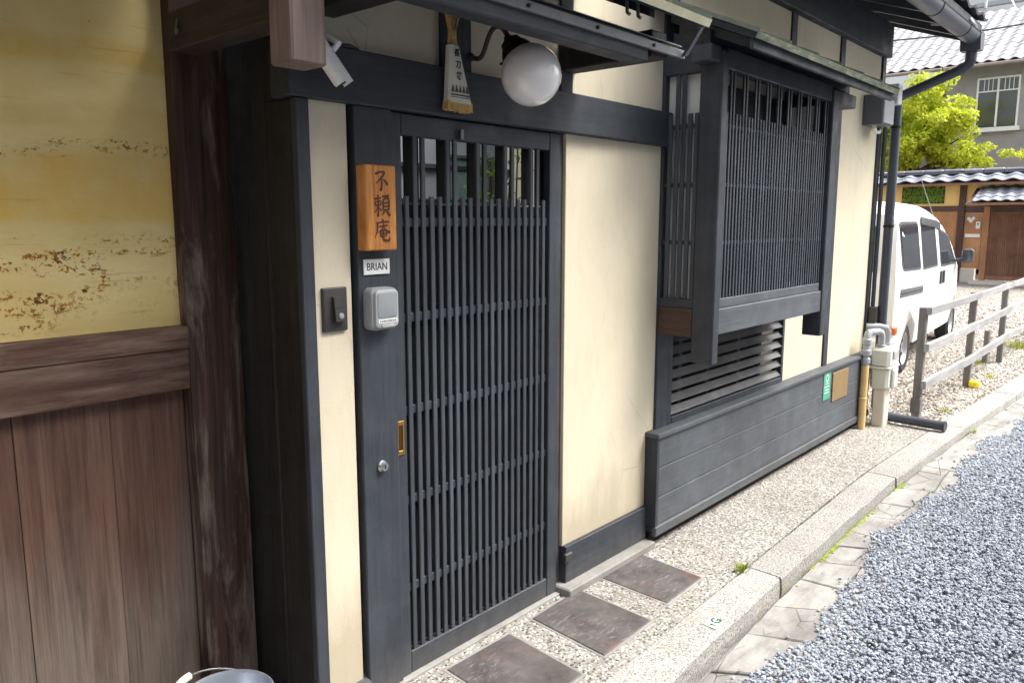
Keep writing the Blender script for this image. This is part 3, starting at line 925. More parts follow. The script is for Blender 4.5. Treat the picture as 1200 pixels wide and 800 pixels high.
# ---- bay window with lattice
bay = B('bay_window', 'paint_z', H, 3.296, 3.356, -0.308, -0.198, 0.94, 2.34, c=0.005)
tag(bay, 'projecting bay window with fine blue black lattice')
B('corner_post', 'paint_z', bay, 4.662, 4.757, -0.308, -0.198, 0.925, 2.34, c=0.005)
B('sill', 'grey_board', bay, 3.3565, 4.6615, -0.300, -0.20, 1.072, 1.194, c=0.004)
B('sill_strip', 'grey_board', bay, 3.3565, 4.6615, -0.288, -0.22, 1.1945, 1.240, c=0.003)
B('side_sill', 'brown_sill', bay, 3.300, 3.35, -0.1975, -0.016, 1.058, 1.192, c=0.004)
B('side_sill', 'brown_sill', bay, 4.70, 4.75, -0.1975, -0.002, 1.058, 1.192, c=0.004)
B('side_frame', 'paint_y', bay, 3.303, 3.345, -0.1975, -0.016, 1.1925, 1.236)
B('floor_board', 'paint_x', bay, 3.351, 4.699, -0.20, -0.002, 1.085, 1.11)
B('head_beam', 'paint_x', bay, 3.3565, 4.6615, -0.298, -0.235, 2.272, 2.36, c=0.004)
B('frieze', 'paint_x', bay, 3.26, 5.05, -0.262, -0.236, 2.3605, 2.425, c=0.003)
B('side_head', 'paint_y', bay, 3.302, 3.346, -0.1975, -0.016, 2.262, 2.36)
B('side_head', 'paint_y', bay, 4.70, 4.745, -0.1975, -0.002, 2.262, 2.36)
for z in (2.030, 1.765, 1.500):
    B('rail', 'paint_x', bay, 3.3565, 4.6615, -0.280, -0.270, z - 0.009, z + 0.009, c=0.002)
    B('rail', 'paint_y', bay, 3.317, 3.328, -0.1975, -0.016, z - 0.010, z + 0.010, c=0.002)
lb = bar_mesh(0.0150, 0.010, 1.033, 'paint_bar', 0.002); sb = bar_mesh(0.0150, 0.010, 0.848, 'paint_bar', 0.002)
for i in range(40):
    x = 3.3565 + (i + 0.5) * 1.305 / 40
    inst('lattice_bar', lb if (i % 4) in (2, 3) else sb, (x + random.uniform(-.0008, .0008), -0.285 + random.uniform(-.0006, .0006), 1.2395), bay, rot=(0, random.uniform(-.001, .001), random.uniform(-.04, .04)))
lbs = MB().box(0, 0.012, -0.0105, 0.0105, 0, 1.028, c=0.002).mesh('bar', 'paint_bar'); sbs = MB().box(0, 0.012, -0.0105, 0.0105, 0, 0.85, c=0.002).mesh('bar', 'paint_bar')
for y, s in ((-0.045, 0), (-0.080, 1), (-0.113, 1), (-0.147, 0), (-0.181, 0)):
    inst('lattice_bar', lbs if s else sbs, (3.310, y, 1.2355), bay)
    inst('lattice_bar', lbs if s else sbs, (4.722, y, 1.2355), bay)
B('window_pane', 'frosted', bay, 3.346, 3.350, -0.197, -0.016, 1.236, 2.262, c=0.0005)
B('window_pane', 'frosted', bay, 4.704, 4.708, -0.197, -0.016, 1.236, 2.262, c=0.0005)
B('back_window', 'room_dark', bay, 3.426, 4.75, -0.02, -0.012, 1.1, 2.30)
for x in (3.85, 4.3):
    B('window_frame', 'paint_z', bay, x - 0.02, x + 0.02, -0.034, -0.021, 1.1, 2.30)
B('bracket', 'paint_x', bay, 4.7575, 5.06, -0.30, -0.20, 2.27, 2.345, c=0.004)
B('bracket', 'paint_x', bay, 3.20, 3.2955, -0.30, -0.20, 2.285, 2.355, c=0.004)

def shed_roof(name, x0, x1, ye, ze, yw, zw, th, matt, label, seams, edge_mat):
    """lean-to roof: boards below, copper sheet above with standing seams, pale worn edge strip"""
    d = Vector((0, yw - ye, zw - ze)).normalized(); n = Vector((0, -d.z, d.y))
    def sec(off0, off1, a, b):
        p = [Vector((0, ye, ze)) + d * a + n * off0, Vector((0, yw, zw)) + d * b + n * off0,
             Vector((0, yw, zw)) + d * b + n * off1, Vector((0, ye, ze)) + d * a + n * off1]
        return [(q.y, q.z) for q in p]
    r = tag(MB().prism(sec(0.0, th, 0.008, 0), 'x', x0 + 0.006, x1 - 0.006).build(name, 'soffit', H), label)
    MB().prism(sec(th, th + 0.006, 0.0, 0), 'x', x0, x1).build('copper_sheet', 'copper_roof', r)
    MB().prism(sec(th - 0.022, th + 0.0055, -0.009, 0)[:1] + sec(th - 0.022, th + 0.0055, 0.0, 0)[:1] + sec(th - 0.022, th + 0.0055, 0.0, 0)[3:] + sec(th - 0.022, th + 0.0055, -0.009, 0)[3:], 'x', x0, x1).build('edge_strip', edge_mat, r)
    if name == 'bay_roof': B('fascia', 'paint_x', r, x0 + 0.02, x1 - 0.02, ye + 0.012, ye + 0.03, ze - 0.032, ze + 0.012)
    for k in range(seams + 1):
        x = x0 + (x1 - x0) * k / seams
        xa, xb = max(x0, x - 0.008), min(x1, x + 0.008)
        MB().prism(sec(th + 0.0062, th + 0.018, -0.004, 0), 'x', xa, xb).build('seam', 'copper_roof', r)
    return r
br = shed_roof('bay_roof', 3.17, 5.12, -0.505, 2.335, 0.0, 2.56, 0.028, None, 'green copper lean-to roof over the bay window', 6, 'pale_edge')
for k in range(5):
    x = 3.3 + k * 0.42
    MB().prism([(-0.47, 2.312), (-0.47, 2.347), (-0.05, 2.535), (-0.05, 2.49)], 'x', x - 0.018, x + 0.018).build('rafter', 'paint_y', br)
MB().prism([(-0.30, 2.345), (-0.05, 2.345), (-0.05, 2.45)], 'x', 3.31, 3.33).build('gable_board', 'paint_y', br)
MB().prism([(-0.30, 2.345), (-0.05, 2.345), (-0.05, 2.45)], 'x', 4.72, 4.74).build('gable_board', 'paint_y', br)

# ---- canopy over the door
cr = shed_roof('door_canopy', 1.22, 2.655, -0.56, 2.275, 0.0, 2.55, 0.03, None, 'dark canopy roof with pale worn edge over the door', 5, 'verge_pale')
B('purlin', 'paint_x', cr, 1.24, 2.47, -0.44, -0.365, 2.152, 2.235, c=0.005)
MB().box(1.20, 2.70, -0.455, -0.4405, 2.192, 2.222, c=0.002).build('metal_rail', 'grey_metal', cr)
MB().box(1.20, 2.70, -0.4395, -0.415, 2.2365, 2.241, c=0.001).build('rail_flange', 'grey_metal', cr)
for x in (1.46, 1.80, 2.14, 2.48, 2.685):
    MB().lathe([(0.006, 0), (0.006, 0.005), (0.0, 0.006)], 10, (x, -0.4551, 2.207), (0, -1, 0)).build('bolt', 'black_metal', cr)
MB().prism([(-0.47, 2.20), (-0.455, 2.20), (-0.525, 2.30), (-0.54, 2.30)], 'x', 2.672, 2.692).build('hanger', 'grey_metal', cr)
for x in (1.40, 2.555):
    B('bracket_arm', 'old_black', cr, x - 0.05, x + 0.05, -0.43, -0.013, 2.178, 2.27, c=0.004)
B('tie_bar', 'black_metal', cr, 2.612, 2.632, -0.43, -0.0, 2.19, 2.212, c=0.003)
for x in (1.62, 1.86, 2.10, 2.34):
    MB().prism([(-0.53, 2.262), (-0.53, 2.292), (-0.02, 2.54), (-0.02, 2.50)], 'x', x - 0.015, x + 0.015).build('rafter', 'soffit', cr)
for x in (2.235, 2.30):
    MB().tube([(x, -0.50, 2.305), (x, -0.502, 2.262), (x, -0.512, 2.255)], 0.006, 8).build('hook', 'grey_metal', cr)

# ---- main roof with gutter at the right
rs = 0.36
def ry(y): return 3.00 + (y + 0.56) * rs
mr = tag(MB().prism([(-0.53, ry(-0.53)), (3.4, ry(3.4)), (3.4, ry(3.4) + 0.05), (-0.53, ry(-0.53) + 0.05)], 'x', 3.20, 6.98).build('main_roof', 'soffit', H), 'dark soffit and eave of the main roof')
for k in range(9):
    x = 3.3 + k * 0.45
    MB().prism([(-0.5, ry(-0.5) - 0.07), (-0.5, ry(-0.5) - 0.0005), (1.0, ry(1.0) - 0.0005), (1.0, ry(1.0) - 0.07)], 'x', x - 0.025, x + 0.025).build('rafter', 'paint_y', mr)
MB().prism([(-0.545, ry(-0.545) - 0.05), (-0.53, ry(-0.53) - 0.05), (-0.53, ry(-0.53) + 0.05), (-0.545, ry(-0.545) + 0.05)], 'x', 3.20, 6.985).build('fascia', 'paint_x', mr)
MB().prism([(-0.53, ry(-0.53) - 0.09), (3.4, ry(3.4) - 0.09), (3.4, ry(3.4) + 0.05), (-0.53, ry(-0.53) + 0.05)], 'x', 6.982, 7.01).build('barge_board', 'paint_y', mr)
tile = MB()
def tile_sec(n=8, w=0.26, amp=0.012):
    top = [(w * i / n, amp * math.sin(2 * math.pi * i / n * 1.0)) for i in range(n + 1)]
    return top
sec = tile_sec()
vs = []
for y, dz in ((0.0, 0.018), (0.30, 0.0)):
    vs += [(x, y, z + dz + 0.012) for x, z in sec] + [(x, y, z + dz - 0.006) for x, z in sec]
n9 = len(sec)
fs = []
for i in range(n9 - 1):
    fs += [(i, i + 1, 2 * n9 + i + 1, 2 * n9 + i), (n9 + i, 3 * n9 + i, 3 * n9 + i + 1, n9 + i + 1), (i, n9 + i, n9 + i + 1, i + 1), (2 * n9 + i, 2 * n9 + i + 1, 3 * n9 + i + 1, 3 * n9 + i)]
fs += [(0, 2 * n9, 3 * n9, n9), (n9 - 1, 2 * n9 - 1, 4 * n9 - 1, 3 * n9 - 1)]
tile_me = MB().add(vs, fs).mesh('roof_tile', 'tile_dark')
for r_ in range(3):
    for k in range(15):
        y = -0.57 + r_ * 0.25
        inst('roof_tile', tile_me, (3.18 + k * 0.255, y, ry(y) + 0.075), mr, rot=(math.atan(rs), 0, 0))

# half round gutter and its downpipe
gz = 2.905
prof = [(0.062 * math.cos(t), 0.062 * math.sin(t)) for t in np.linspace(math.pi, 2 * math.pi, 13)]
prof = [(-0.068, 0.006)] + prof + [(0.058, 0.0)] + [(0.056 * math.cos(t), 0.056 * math.sin(t)) for t in np.linspace(2 * math.pi, math.pi, 13)][1:-1] + [(-0.060, 0.006)]
gt = tag(MB().prism([(-0.575 + a, gz + b) for a, b in prof], 'x', 3.2, 6.55).build('gutter', 'gutter_metal', H), 'grey half round gutter under the main eave')
for x in (5.5, 6.22):
    MB().prism([(-0.575 + a * 1.06, gz + b * 1.06) for a, b in prof], 'x', x - 0.006, x + 0.006).build('gutter_clip', 'black_metal', gt)
m = MB()
m.prism([(6.535, 2.80), (6.625, 2.80), (6.65, 2.925), (6.51, 2.925)], 'y', -0.64, -0.51)
m.lathe([(0.038, 0), (0.038, 0.06), (0.042, 0.061), (0.042, 0.08)], 20, (6.58, -0.575, 2.735))
m.build('hopper', 'pipe_dark', gt)
MB().tube([(6.60, -0.56, 2.90), (6.60, -0.56, 2.97), (6.60, -0.535, 3.01), (6.60, -0.47, 3.03), (6.58, -0.30, 3.06)], 0.038, 16).build('overflow_pipe', 'pipe_dark', gt)
dp = MB().tube([(6.58, -0.575, 2.74), (6.58, -0.565, 2.715), (6.58, -0.53, 2.685), (6.61, -0.13, 2.545), (6.605, -0.10, 2.525), (6.605, -0.095, 2.49), (6.605, -0.095, 0.12), (6.605, -0.105, 0.075), (6.603, -0.14, 0.05), (6.56, -0.62, 0.048)], 0.036, 18).build('downpipe', 'pipe_dark', H)
tag(dp, 'dark downpipe that bends along the pavement to the kerb')
for z in (2.30, 1.55, 0.75):
    MB().lathe([(0.040, 0), (0.040, 0.02)], 18, (6.605, -0.095, z)).build('pipe_clip', 'black_metal', dp)
MB().lathe([(0.0365, 0), (0.041, 0.004), (0.041, 0.02), (0.032, 0.022), (0.032, -0.1)], 18, (6.56, -0.60, 0.048), (-0.09, -1, 0)).build('pipe_mouth', 'pipe_purple', dp)

# conduit and boxes on the corner
MB().tube([(6.55, -0.035, 2.32), (6.55, -0.035, 0.72)], 0.016, 12).build('conduit', 'pipe_dark', H)
cb = B('conduit_box', 'dark_plastic', H, 6.50, 6.58, -0.075, -0.018, 0.80, 0.93, c=0.005)

# ------------------------------------------------------------------ old gate to the left
gate = thing('neighbour_gate', (0.3, 0.5, 0), 'weathered wooden gate with stained yellow plaster panel and brown boards', 'gate')
GY = 0.36
B('plaster_panel', 'aged_plaster', gate, -1.2, 1.133, GY + 0.02, GY + 0.08, 1.28, 2.75, c=0.002)
B('middle_rail', 'gate_rail', gate, -1.2, 1.132, GY - 0.025, GY + 0.07, 1.2145, 1.284, c=0.004)
B('middle_rail', 'gate_rail', gate, -1.2, 1.132, GY - 0.022, GY + 0.07, 1.089, 1.2125, c=0.004)
be = [-1.2, -0.93, -0.66, -0.38, -0.12, 0.14, 0.395, 0.647, 0.896, 1.123]
for i, (a, b) in enumerate(zip(be[:-1], be[1:])):
    w = random.uniform(-0.004, 0.004)
    B('board', 'gate_board', gate, a + 0.0007, b - 0.0007, GY + 0.02 + w, GY + 0.05, 0.02, 1.095, c=0.0015)
B('back_board', 'black_gap', gate, -1.2, 1.13, GY + 0.052, GY + 0.06, 0.0, 1.09)
# post with a slightly uneven hewn face
m = MB()
vs, fs = [], []
n = 14
for i in range(n):
    z = 2.75 * i / (n - 1)
    j = lambda s: random.uniform(-s, s)
    vs += [(1.126 + j(.003), GY - 0.028 + j(.003), z), (1.19 + j(.004), GY - 0.036 + j(.004), z), (1.262 + j(.004), GY - 0.034 + j(.004), z), (1.304, GY - 0.018 + j(.003), z), (1.304, GY + 0.09, z), (1.126, GY + 0.09, z)]
for i in range(n - 1):
    for k in range(6): fs.append((i * 6 + k, i * 6 + (k + 1) % 6, i * 6 + 6 + (k + 1) % 6, i * 6 + 6 + k))
fs += [tuple(range(6)), tuple((n - 1) * 6 + k for k in range(6))]
m.add(vs, fs).build('gate_post', 'gate_post', gate)
# overhanging arm, hung post, plank, roof
B('bracket_arm', 'arm_dark', gate, 1.118, 1.205, -0.20, GY - 0.036, 2.082, 2.19, c=0.005)
B('hanging_post', 'hang_post', gate, 1.113, 1.212, -0.302, -0.205, 1.976, 2.50, c=0.005)
B('eave_beam', 'hang_post', gate, -1.2, 1.11, -0.285, -0.215, 2.175, 2.30, c=0.005)
MB().tube([(1.117, 0.26, 2.16), (1.112, 0.262, 2.135), (1.106, 0.25, 2.12), (1.102, 0.235, 2.13)], 0.004, 8).build('hook', 'grey_metal', gate)
MB().prism([(-0.34, 2.50), (0.45, 2.74), (0.45, 2.82), (-0.34, 2.56)], 'x', -1.3, 1.30).build('roof', 'soffit', gate)
for k in range(5):
    x = -0.9 + k * 0.5
    MB().prism([(-0.32, 2.445), (-0.32, 2.505), (0.40, 2.724), (0.40, 2.66)], 'x', x - 0.025, x + 0.025).build('rafter', 'arm_dark', gate)

# ------------------------------------------------------------------ things on the facade
# globe lamp
lamp = thing('wall_lamp', (2.03, 0, 2.16), 'white glass globe lamp on a curved iron arm above the door', 'lamp')
gc = Vector((2.05, -0.255, 2.073)); ax = Vector((-0.10, 0.42, 0.62)).normalized()
prof = [(0.0, -0.1)] + [(0.1 * math.sin(t), -0.1 * math.cos(t)) for t in np.linspace(0.12, 2.72, 26)]
MB().lathe(prof, 48, gc, ax).build('globe', 'globe_glass', lamp, angle=80)
MB().lathe([(0.050, 0.082), (0.056, 0.086), (0.054, 0.095), (0.046, 0.112), (0.040, 0.118), (0.034, 0.136), (0.018, 0.146), (0.012, 0.158), (0.0, 0.158)], 28, gc, ax).build('socket_cap', 'black_metal', lamp)
for k in range(3):
    t = 2 * math.pi * k / 3 + 0.5
    u = ax.cross(Vector((1, 0, 0))).normalized(); w = ax.cross(u)
    d = u * math.cos(t) + w * math.sin(t)
    p = gc + ax * 0.092 + d * 0.052
    MB().tube([p, p + d * 0.016], 0.004, 8).build('thumb_screw', 'black_metal', lamp)
e = gc + ax * 0.150
def bez(ps, n=18):
    out = []
    for i in range(n + 1):
        t = i / n
        q = [Vector(p) for p in ps]
        while len(q) > 1: q = [a.lerp(b, t) for a, b in zip(q, q[1:])]
        out.append(q[0])
    return out
MB().tube(bez([(2.035, -0.012, 2.155), (2.035, -0.09, 2.12), (2.03, -0.05, 2.29), (2.02, -0.16, 2.26), e]), 0.0085, 12).build('arm', 'rust_metal', lamp)
MB().lathe([(0.014, 0), (0.014, 0.004), (0.010, 0.009), (0.0, 0.01)], 20, (2.018, -0.012, 2.156), (0, -1, 0)).build('wall_plate', 'rust_metal', lamp)

# straw charm
ch = thing('straw_charm', (1.905, -0.06, 1.956), 'fan shaped straw charm in lettered white paper hanging over the door', 'charm')
def fan(rows, y0, name, mat, parent, n=20):
    """rows: (z, x centre, half width, half depth); slightly domed front"""
    vs, fs = [], []
    for z, cx, hw, hd in rows:
        for k in range(n):
            t = 2 * math.pi * k / n
            ct, st = math.cos(t), math.sin(t)
            vs.append((cx + hw * math.copysign(abs(ct) ** 0.6, ct), y0 + hd * math.copysign(abs(st) ** 0.45, st), z))
    for i in range(len(rows) - 1):
        for k in range(n):
            fs.append((i * n + k, i * n + (k + 1) % n, (i + 1) * n + (k + 1) % n, (i + 1) * n + k))
    fs += [tuple(range(n)), tuple((len(rows) - 1) * n + k for k in range(n))]
    return MB().add(vs, fs).build(name, mat, parent)
YC = -0.062
fan([(1.985, 1.902, 0.058, 0.016), (2.165, 1.879, 0.021, 0.014)], YC, 'paper_wrap', 'paper', ch)
fan([(2.16, 1.880, 0.017, 0.012), (2.20, 1.879, 0.012, 0.011), (2.215, 1.879, 0.012, 0.011)], YC, 'neck', 'straw', ch)
MB().lathe([(0.0135, 0), (0.015, 0.006), (0.0135, 0.012), (0.015, 0.018), (0.0135, 0.024)], 16, (1.879, YC, 2.188)).build('binding', 'straw', ch)
for k in range(16):       # straw tips above
    a = (k - 7.5) / 7.5
    MB().tube([(1.879 + a * 0.008, YC + random.uniform(-.007, .007), 2.20), (1.879 + a * 0.018, YC + random.uniform(-.01, .01), 2.245), (1.879 + a * 0.03 + random.uniform(-.004, .004), YC + random.uniform(-.014, .012), 2.285 + random.uniform(-.018, .01))], 0.0032, 6).build('straw', 'straw', ch)
for k in range(7):        # thick cut ends below
    cx = 1.902 + (k - 3) * 0.0172
    MB().prism([(cx - 0.0084, 1.958 + abs(k - 3) * 0.002 + random.uniform(-.003, .003)), (cx + 0.0084, 1.958 + random.uniform(-.003, .003)), (cx + 0.0078 - (k - 3) * 0.001, 1.99), (cx - 0.0078 - (k - 3) * 0.001, 1.99)], 'y', YC - 0.013, YC + 0.012).build('straw_end', 'straw', ch)
yf = YC - 0.0168
for k, t_ in enumerate('長刀鉾'):
    put_text('character', t_, 0.026, (1.885 + k * 0.005, yf + 0.001 - 0.0004 * k, 2.140 - k * 0.036), 'ink', ch, bold=0.0006)
for k in range(5):        # printed triangles and lines
    cx = 1.8985 + (k - 2) * 0.0165
    MB().prism([(cx - 0.0070, 2.018), (cx + 0.0070, 2.018), (cx - 0.001, 2.040)], 'y', yf - 0.0002, yf + 0.010).build('printed_triangle', 'ink_grey', ch)
B('printed_line', 'ink_grey', ch, 1.858, 1.944, yf - 0.0002, yf + 0.01, 2.007, 2.0115, c=0.0002)
B('printed_line', 'ink_grey', ch, 1.858, 1.944, yf - 0.0002, yf + 0.01, 2.001, 2.003, c=0.0002)

# security camera
cc = thing('security_camera', (1.36, -0.05, 2.06), 'white bullet security camera fixed to the beam beside the hanging post', 'security camera')
a = Vector((1.305, -0.115, 2.085)); b = Vector((1.372, -0.15, 1.975)); d = (b - a).normalized()
L = (b - a).length
MB().lathe([(0.018, 0.0), (0.024, 0.006), (0.025, 0.02), (0.025, L - 0.008), (0.022, L)], 28, a, d).build('body', 'white_plastic', cc)
MB().lathe([(0.021, L + 0.0005), (0.021, L + 0.003), (0.0, L + 0.004)], 24, a, d).build('lens', 'ink', cc)
sd = d.cross(Vector((0, 0, 1))).normalized(); ud = sd.cross(d).normalized()
if ud.z < 0: ud = -ud
hv = []
for t in np.linspace(-1.5, 1.5, 9):
    for l_ in (0.012, L + 0.010):
        hv.append(a + d * l_ + (ud * math.cos(t) + sd * math.sin(t)) * 0.0268)
MB().add(hv, [(2 * i, 2 * i + 1, 2 * i + 3, 2 * i + 2) for i in range(8)]).build('sun_hood', 'white_plastic', cc)
MB().tube([a + d * 0.05 + ud * 0.026, a + d * 0.045 + ud * 0.05, (1.355, -0.06, 2.125), (1.355, -0.02, 2.13)], 0.009, 10).build('bracket', 'white_plastic', cc)
MB().lathe([(0.028, 0), (0.028, 0.006), (0.012, 0.012)], 20, (1.355, -0.0005, 2.13), (0, -1, 0)).build('base_plate', 'white_plastic', cc)
MB().tube([(1.36, -0.02, 2.103), (1.40, -0.03, 2.106), (1.45, -0.02, 2.104), (1.49, -0.03, 2.107), (1.53, -0.015, 2.104)], 0.006, 8).build('cable', 'cable', cc)

# name board with brush lettering
sb_ = B('name_board', 'sign_wood', None, 1.508, 1.628, -0.062, -0.0145, 1.51, 1.768, c=0.004)
tag(sb_, 'orange brown wooden name board with three brush written characters', 'sign')
CH = {
 'fu': [([(.14, .80), (.42, .90), (.74, .90)], [.10, .07, .10]), ([(.72, .90), (.52, .64), (.14, .34)], [.10, .075, .03]),
        ([(.48, .70), (.52, .42), (.48, .06), (.38, .14)], [.08, .09, .10, .02]), ([(.62, .56), (.76, .46), (.90, .30)], [.04, .09, .12])],
 'rai': [([(.02, .80), (.46, .87)], [.07, .06]), ([(.08, .68), (.11, .47)], [.06, .06]), ([(.08, .67), (.42, .71), (.40, .49)], [.05, .06, .06]), ([(.11, .49), (.40, .52)], [.05, .05]),
         ([(.26, 1.0), (.27, .5), (.25, .02), (.17, .10)], [.07, .075, .08, .02]), ([(.25, .46), (.14, .28), (.0, .18)], [.06, .05, .02]), ([(.29, .44), (.38, .34), (.47, .26)], [.03, .06, .07]),
         ([(.52, .93), (.98, .98)], [.07, .08]), ([(.74, .93), (.70, .80)], [.06, .04]), ([(.58, .79), (.58, .28)], [.07, .07]), ([(.58, .79), (.93, .83), (.92, .28)], [.05, .08, .08]),
         ([(.60, .62), (.90, .65)], [.05, .05]), ([(.60, .46), (.90, .48)], [.05, .05]), ([(.58, .30), (.92, .32)], [.05, .05]), ([(.66, .27), (.58, .14), (.46, .04)], [.07, .06, .02]), ([(.80, .27), (.90, .15), (1.0, .02)], [.04, .08, .11])],
 'an': [([(.50, 1.04), (.58, .92)], [.08, .09]), ([(.12, .84), (.50, .90), (.92, .92)], [.07, .06, .08]), ([(.20, .84), (.17, .50), (.0, .14)], [.08, .07, .02]),
        ([(.28, .68), (.86, .75)], [.06, .06]), ([(.58, .84), (.50, .60), (.22, .40)], [.07, .06, .02]), ([(.58, .68), (.74, .50), (1.0, .40)], [.03, .08, .12]),
        ([(.36, .47), (.39, .20)], [.06, .07]), ([(.36, .46), (.76, .51), (.73, .24)], [.05, .07, .06]), ([(.39, .34), (.72, .37)], [.05, .05]), ([(.40, .22), (.73, .25)], [.05, .05]),
        ([(.54, .56), (.55, .14), (.66, .03), (.92, .04), (.97, .20)], [.07, .08, .09, .09, .02])],
}
def smooth_path(pts, ws, n=7):
    P = [Vector((p[0], p[1])) for p in pts]
    out = []
    for i in range(len(P) - 1):
        p0, p1, p2, p3 = P[max(i - 1, 0)], P[i], P[i + 1], P[min(i + 2, len(P) - 1)]
        for k in range(n + (i == len(P) - 2)):
            t = k / n
            q = 0.5 * ((2 * p1) + (p2 - p0) * t + (2 * p0 - 5 * p1 + 4 * p2 - p3) * t * t + (3 * p1 - p0 - 3 * p2 + p3) * t ** 3)
            out.append((q, ws[i] + (ws[i + 1] - ws[i]) * t))
    return out
def brush(char, x0, z0, sx, sz, y, parent):
    m = MB()
    for si, (pts, ws) in enumerate(CH[char]):
        path = smooth_path(pts, ws)
        L_, R_ = [], []
        for i, (p, w) in enumerate(path):
            d = (path[min(i + 1, len(path) - 1)][0] - path[max(i - 1, 0)][0]).normalized()
            nn = Vector((-d.y, d.x)) * w * 0.70 * (0.75 if i in (0, len(path) - 1) else 1)
            L_.append(p + nn); R_.append(p - nn)
        yy = y - 0.00012 * si
        d0 = (path[0][0] - path[1][0]).normalized() * path[0][1] * 0.4
        poly = [path[0][0] + d0] + L_ + R_[::-1]
        vs = [(x0 + q.x * sx, yy, z0 + q.y * sz) for q in L_ + R_] + [(x0 + (path[0][0] + d0).x * sx, yy, z0 + (path[0][0] + d0).y * sz)]
        k = len(L_)
        fs = [(i, i + 1, k + i + 1, k + i) for i in range(k - 1)] + [(2 * k, 0, k)]
        m.add(vs, fs)
    me = m.mesh('character', 'ink_red', smooth=False, recalc=False)
    o = bpy.data.objects.new('character', me); col.objects.link(o)
    place(o, Vector((0, 0, 0)), parent)
    return o
for k, c_ in enumerate(('fu', 'rai', 'an')):
    brush(c_, 1.5385, 1.690 - k * 0.0755, 0.061, 0.064, -0.0625, sb_)

# small white name plate
npl = B('name_plate', 'white_plastic', None, 1.527, 1.630, -0.020, -0.0145, 1.434, 1.482, c=0.001)
tag(npl, 'small white plate with black printed capitals under the wooden name board', 'name plate')
put_text('lettering', 'BRIAN', 0.0335, (1.5785, -0.0206, 1.4575), 'ink', npl, sx=0.88)

# key safe
ks = thing('key_safe', (1.578, -0.02, 1.262), 'pale grey key box with rounded corners on the door jamb', 'key box')
def rbox(x0, x1, z0, z1, y0, y1, r, name, mat, parent, dome=0.006):
    n = 6
    ring = []
    for cx, cz, a0 in ((x1 - r, z1 - r, 0), (x0 + r, z1 - r, 90), (x0 + r, z0 + r, 180), (x1 - r, z0 + r, 270)):
        for k in range(n + 1):
            t = rad(a0 + 90 * k / n)
            ring.append((cx + r * math.cos(t), cz + r * math.sin(t)))
    cx, cz = (x0 + x1) / 2, (z0 + z1) / 2
    lv_ = [(y1, 1.0), (y0 + dome, 1.0), (y0 + dome * 0.3, 0.975), (y0, 0.93)]
    m_ = len(ring); vs, fs = [], []
    for y, s in lv_:
        vs += [(cx + (p[0] - cx) * s, y, cz + (p[1] - cz) * s) for p in ring]
    for i in range(len(lv_) - 1):
        fs += [(i * m_ + k, i * m_ + (k + 1) % m_, (i + 1) * m_ + (k + 1) % m_, (i + 1) * m_ + k) for k in range(m_)]
    fs += [tuple(range(m_)), tuple((len(lv_) - 1) * m_ + k for k in range(m_))]
    return MB().add(vs, fs).build(name, mat, parent)
rbox(1.524, 1.634, 1.260, 1.394, -0.052, -0.0145, 0.022, 'housing', 'mid_plastic', ks, 0.010)
rbox(1.536, 1.628, 1.268, 1.388, -0.062, -0.051, 0.016, 'cover', 'grey_plastic', ks, 0.005)
rbox(1.542, 1.622, 1.300, 1.380, -0.0645, -0.0615, 0.010, 'cover_panel', 'mid_plastic', ks, 0.002)
B('label_strip', 'white_plastic', ks, 1.545, 1.620, -0.0634, -0.0618, 1.284, 1.296, c=0.0003)
for k in range(9):
    B('print_mark', 'ink_grey', ks, 1.549 + k * 0.0075, 1.5535 + k * 0.0075 + (k % 3) * 0.0008, -0.0638, -0.0634, 1.2875, 1.2925, c=0.0001)
rbox(1.556, 1.606, 1.270, 1.281, -0.0655, -0.0615, 0.005, 'catch', 'grey_plastic', ks, 0.002)

# doorbell
dbl = thing('doorbell', (1.42, 0, 1.272), 'dark grey doorbell switch on the cream strip beside the door', 'doorbell')
rbox(1.378, 1.466, 1.268, 1.402, -0.012, 0.0, 0.004, 'plate', 'dark_plastic', dbl, 0.003)
MB().prism([(-0.012, 1.295), (-0.030, 1.30), (-0.022, 1.372), (-0.012, 1.375)], 'x', 1.410, 1.446).build('button', 'dark_plastic', dbl)
MB().lathe([(0.009, 0), (0.009, 0.002), (0.007, 0.003), (0.0, 0.003)], 20, (1.430, -0.0283, 1.316), (0, -1, 0.1)).build('indicator_ring', 'mid_plastic', dbl)
B('button_gap', 'ink', dbl, 1.4095, 1.4465, -0.0262, -0.024, 1.340, 1.342, c=0.0002)

# two plates on the grey boards
gp = B('green_plate', 'green_plate', None, 5.470, 5.600, -0.0675, -0.063, 0.352, 0.548, c=0.001)
tag(gp, 'small green plate on the grey skirt boards beside the bronze plate', 'plate')
for k, (w, h) in enumerate(((0.09, 0.012), (0.07, 0.010), (0.10, 0.010), (0.06, 0.008))):
    B('print_line', 'white_paint', gp, 5.535 - w / 2, 5.535 + w / 2, -0.0682, -0.0674, 0.40 + k * 0.022, 0.40 + k * 0.022 + h * 0.5, c=0.0002)
MB().lathe([(0.028, 0), (0.028, 0.0008), (0.021, 0.0008), (0.021, 0.0)], 24, (5.535, -0.0675, 0.508), (0, -1, 0), closed=True).build('emblem_ring', 'white_paint', gp)
bp = B('bronze_plate', 'bronze_plate', None, 5.645, 5.965, -0.0705, -0.063, 0.315, 0.525, c=0.002)
tag(bp, 'square bronze coloured plate on the grey skirt boards', 'plate')

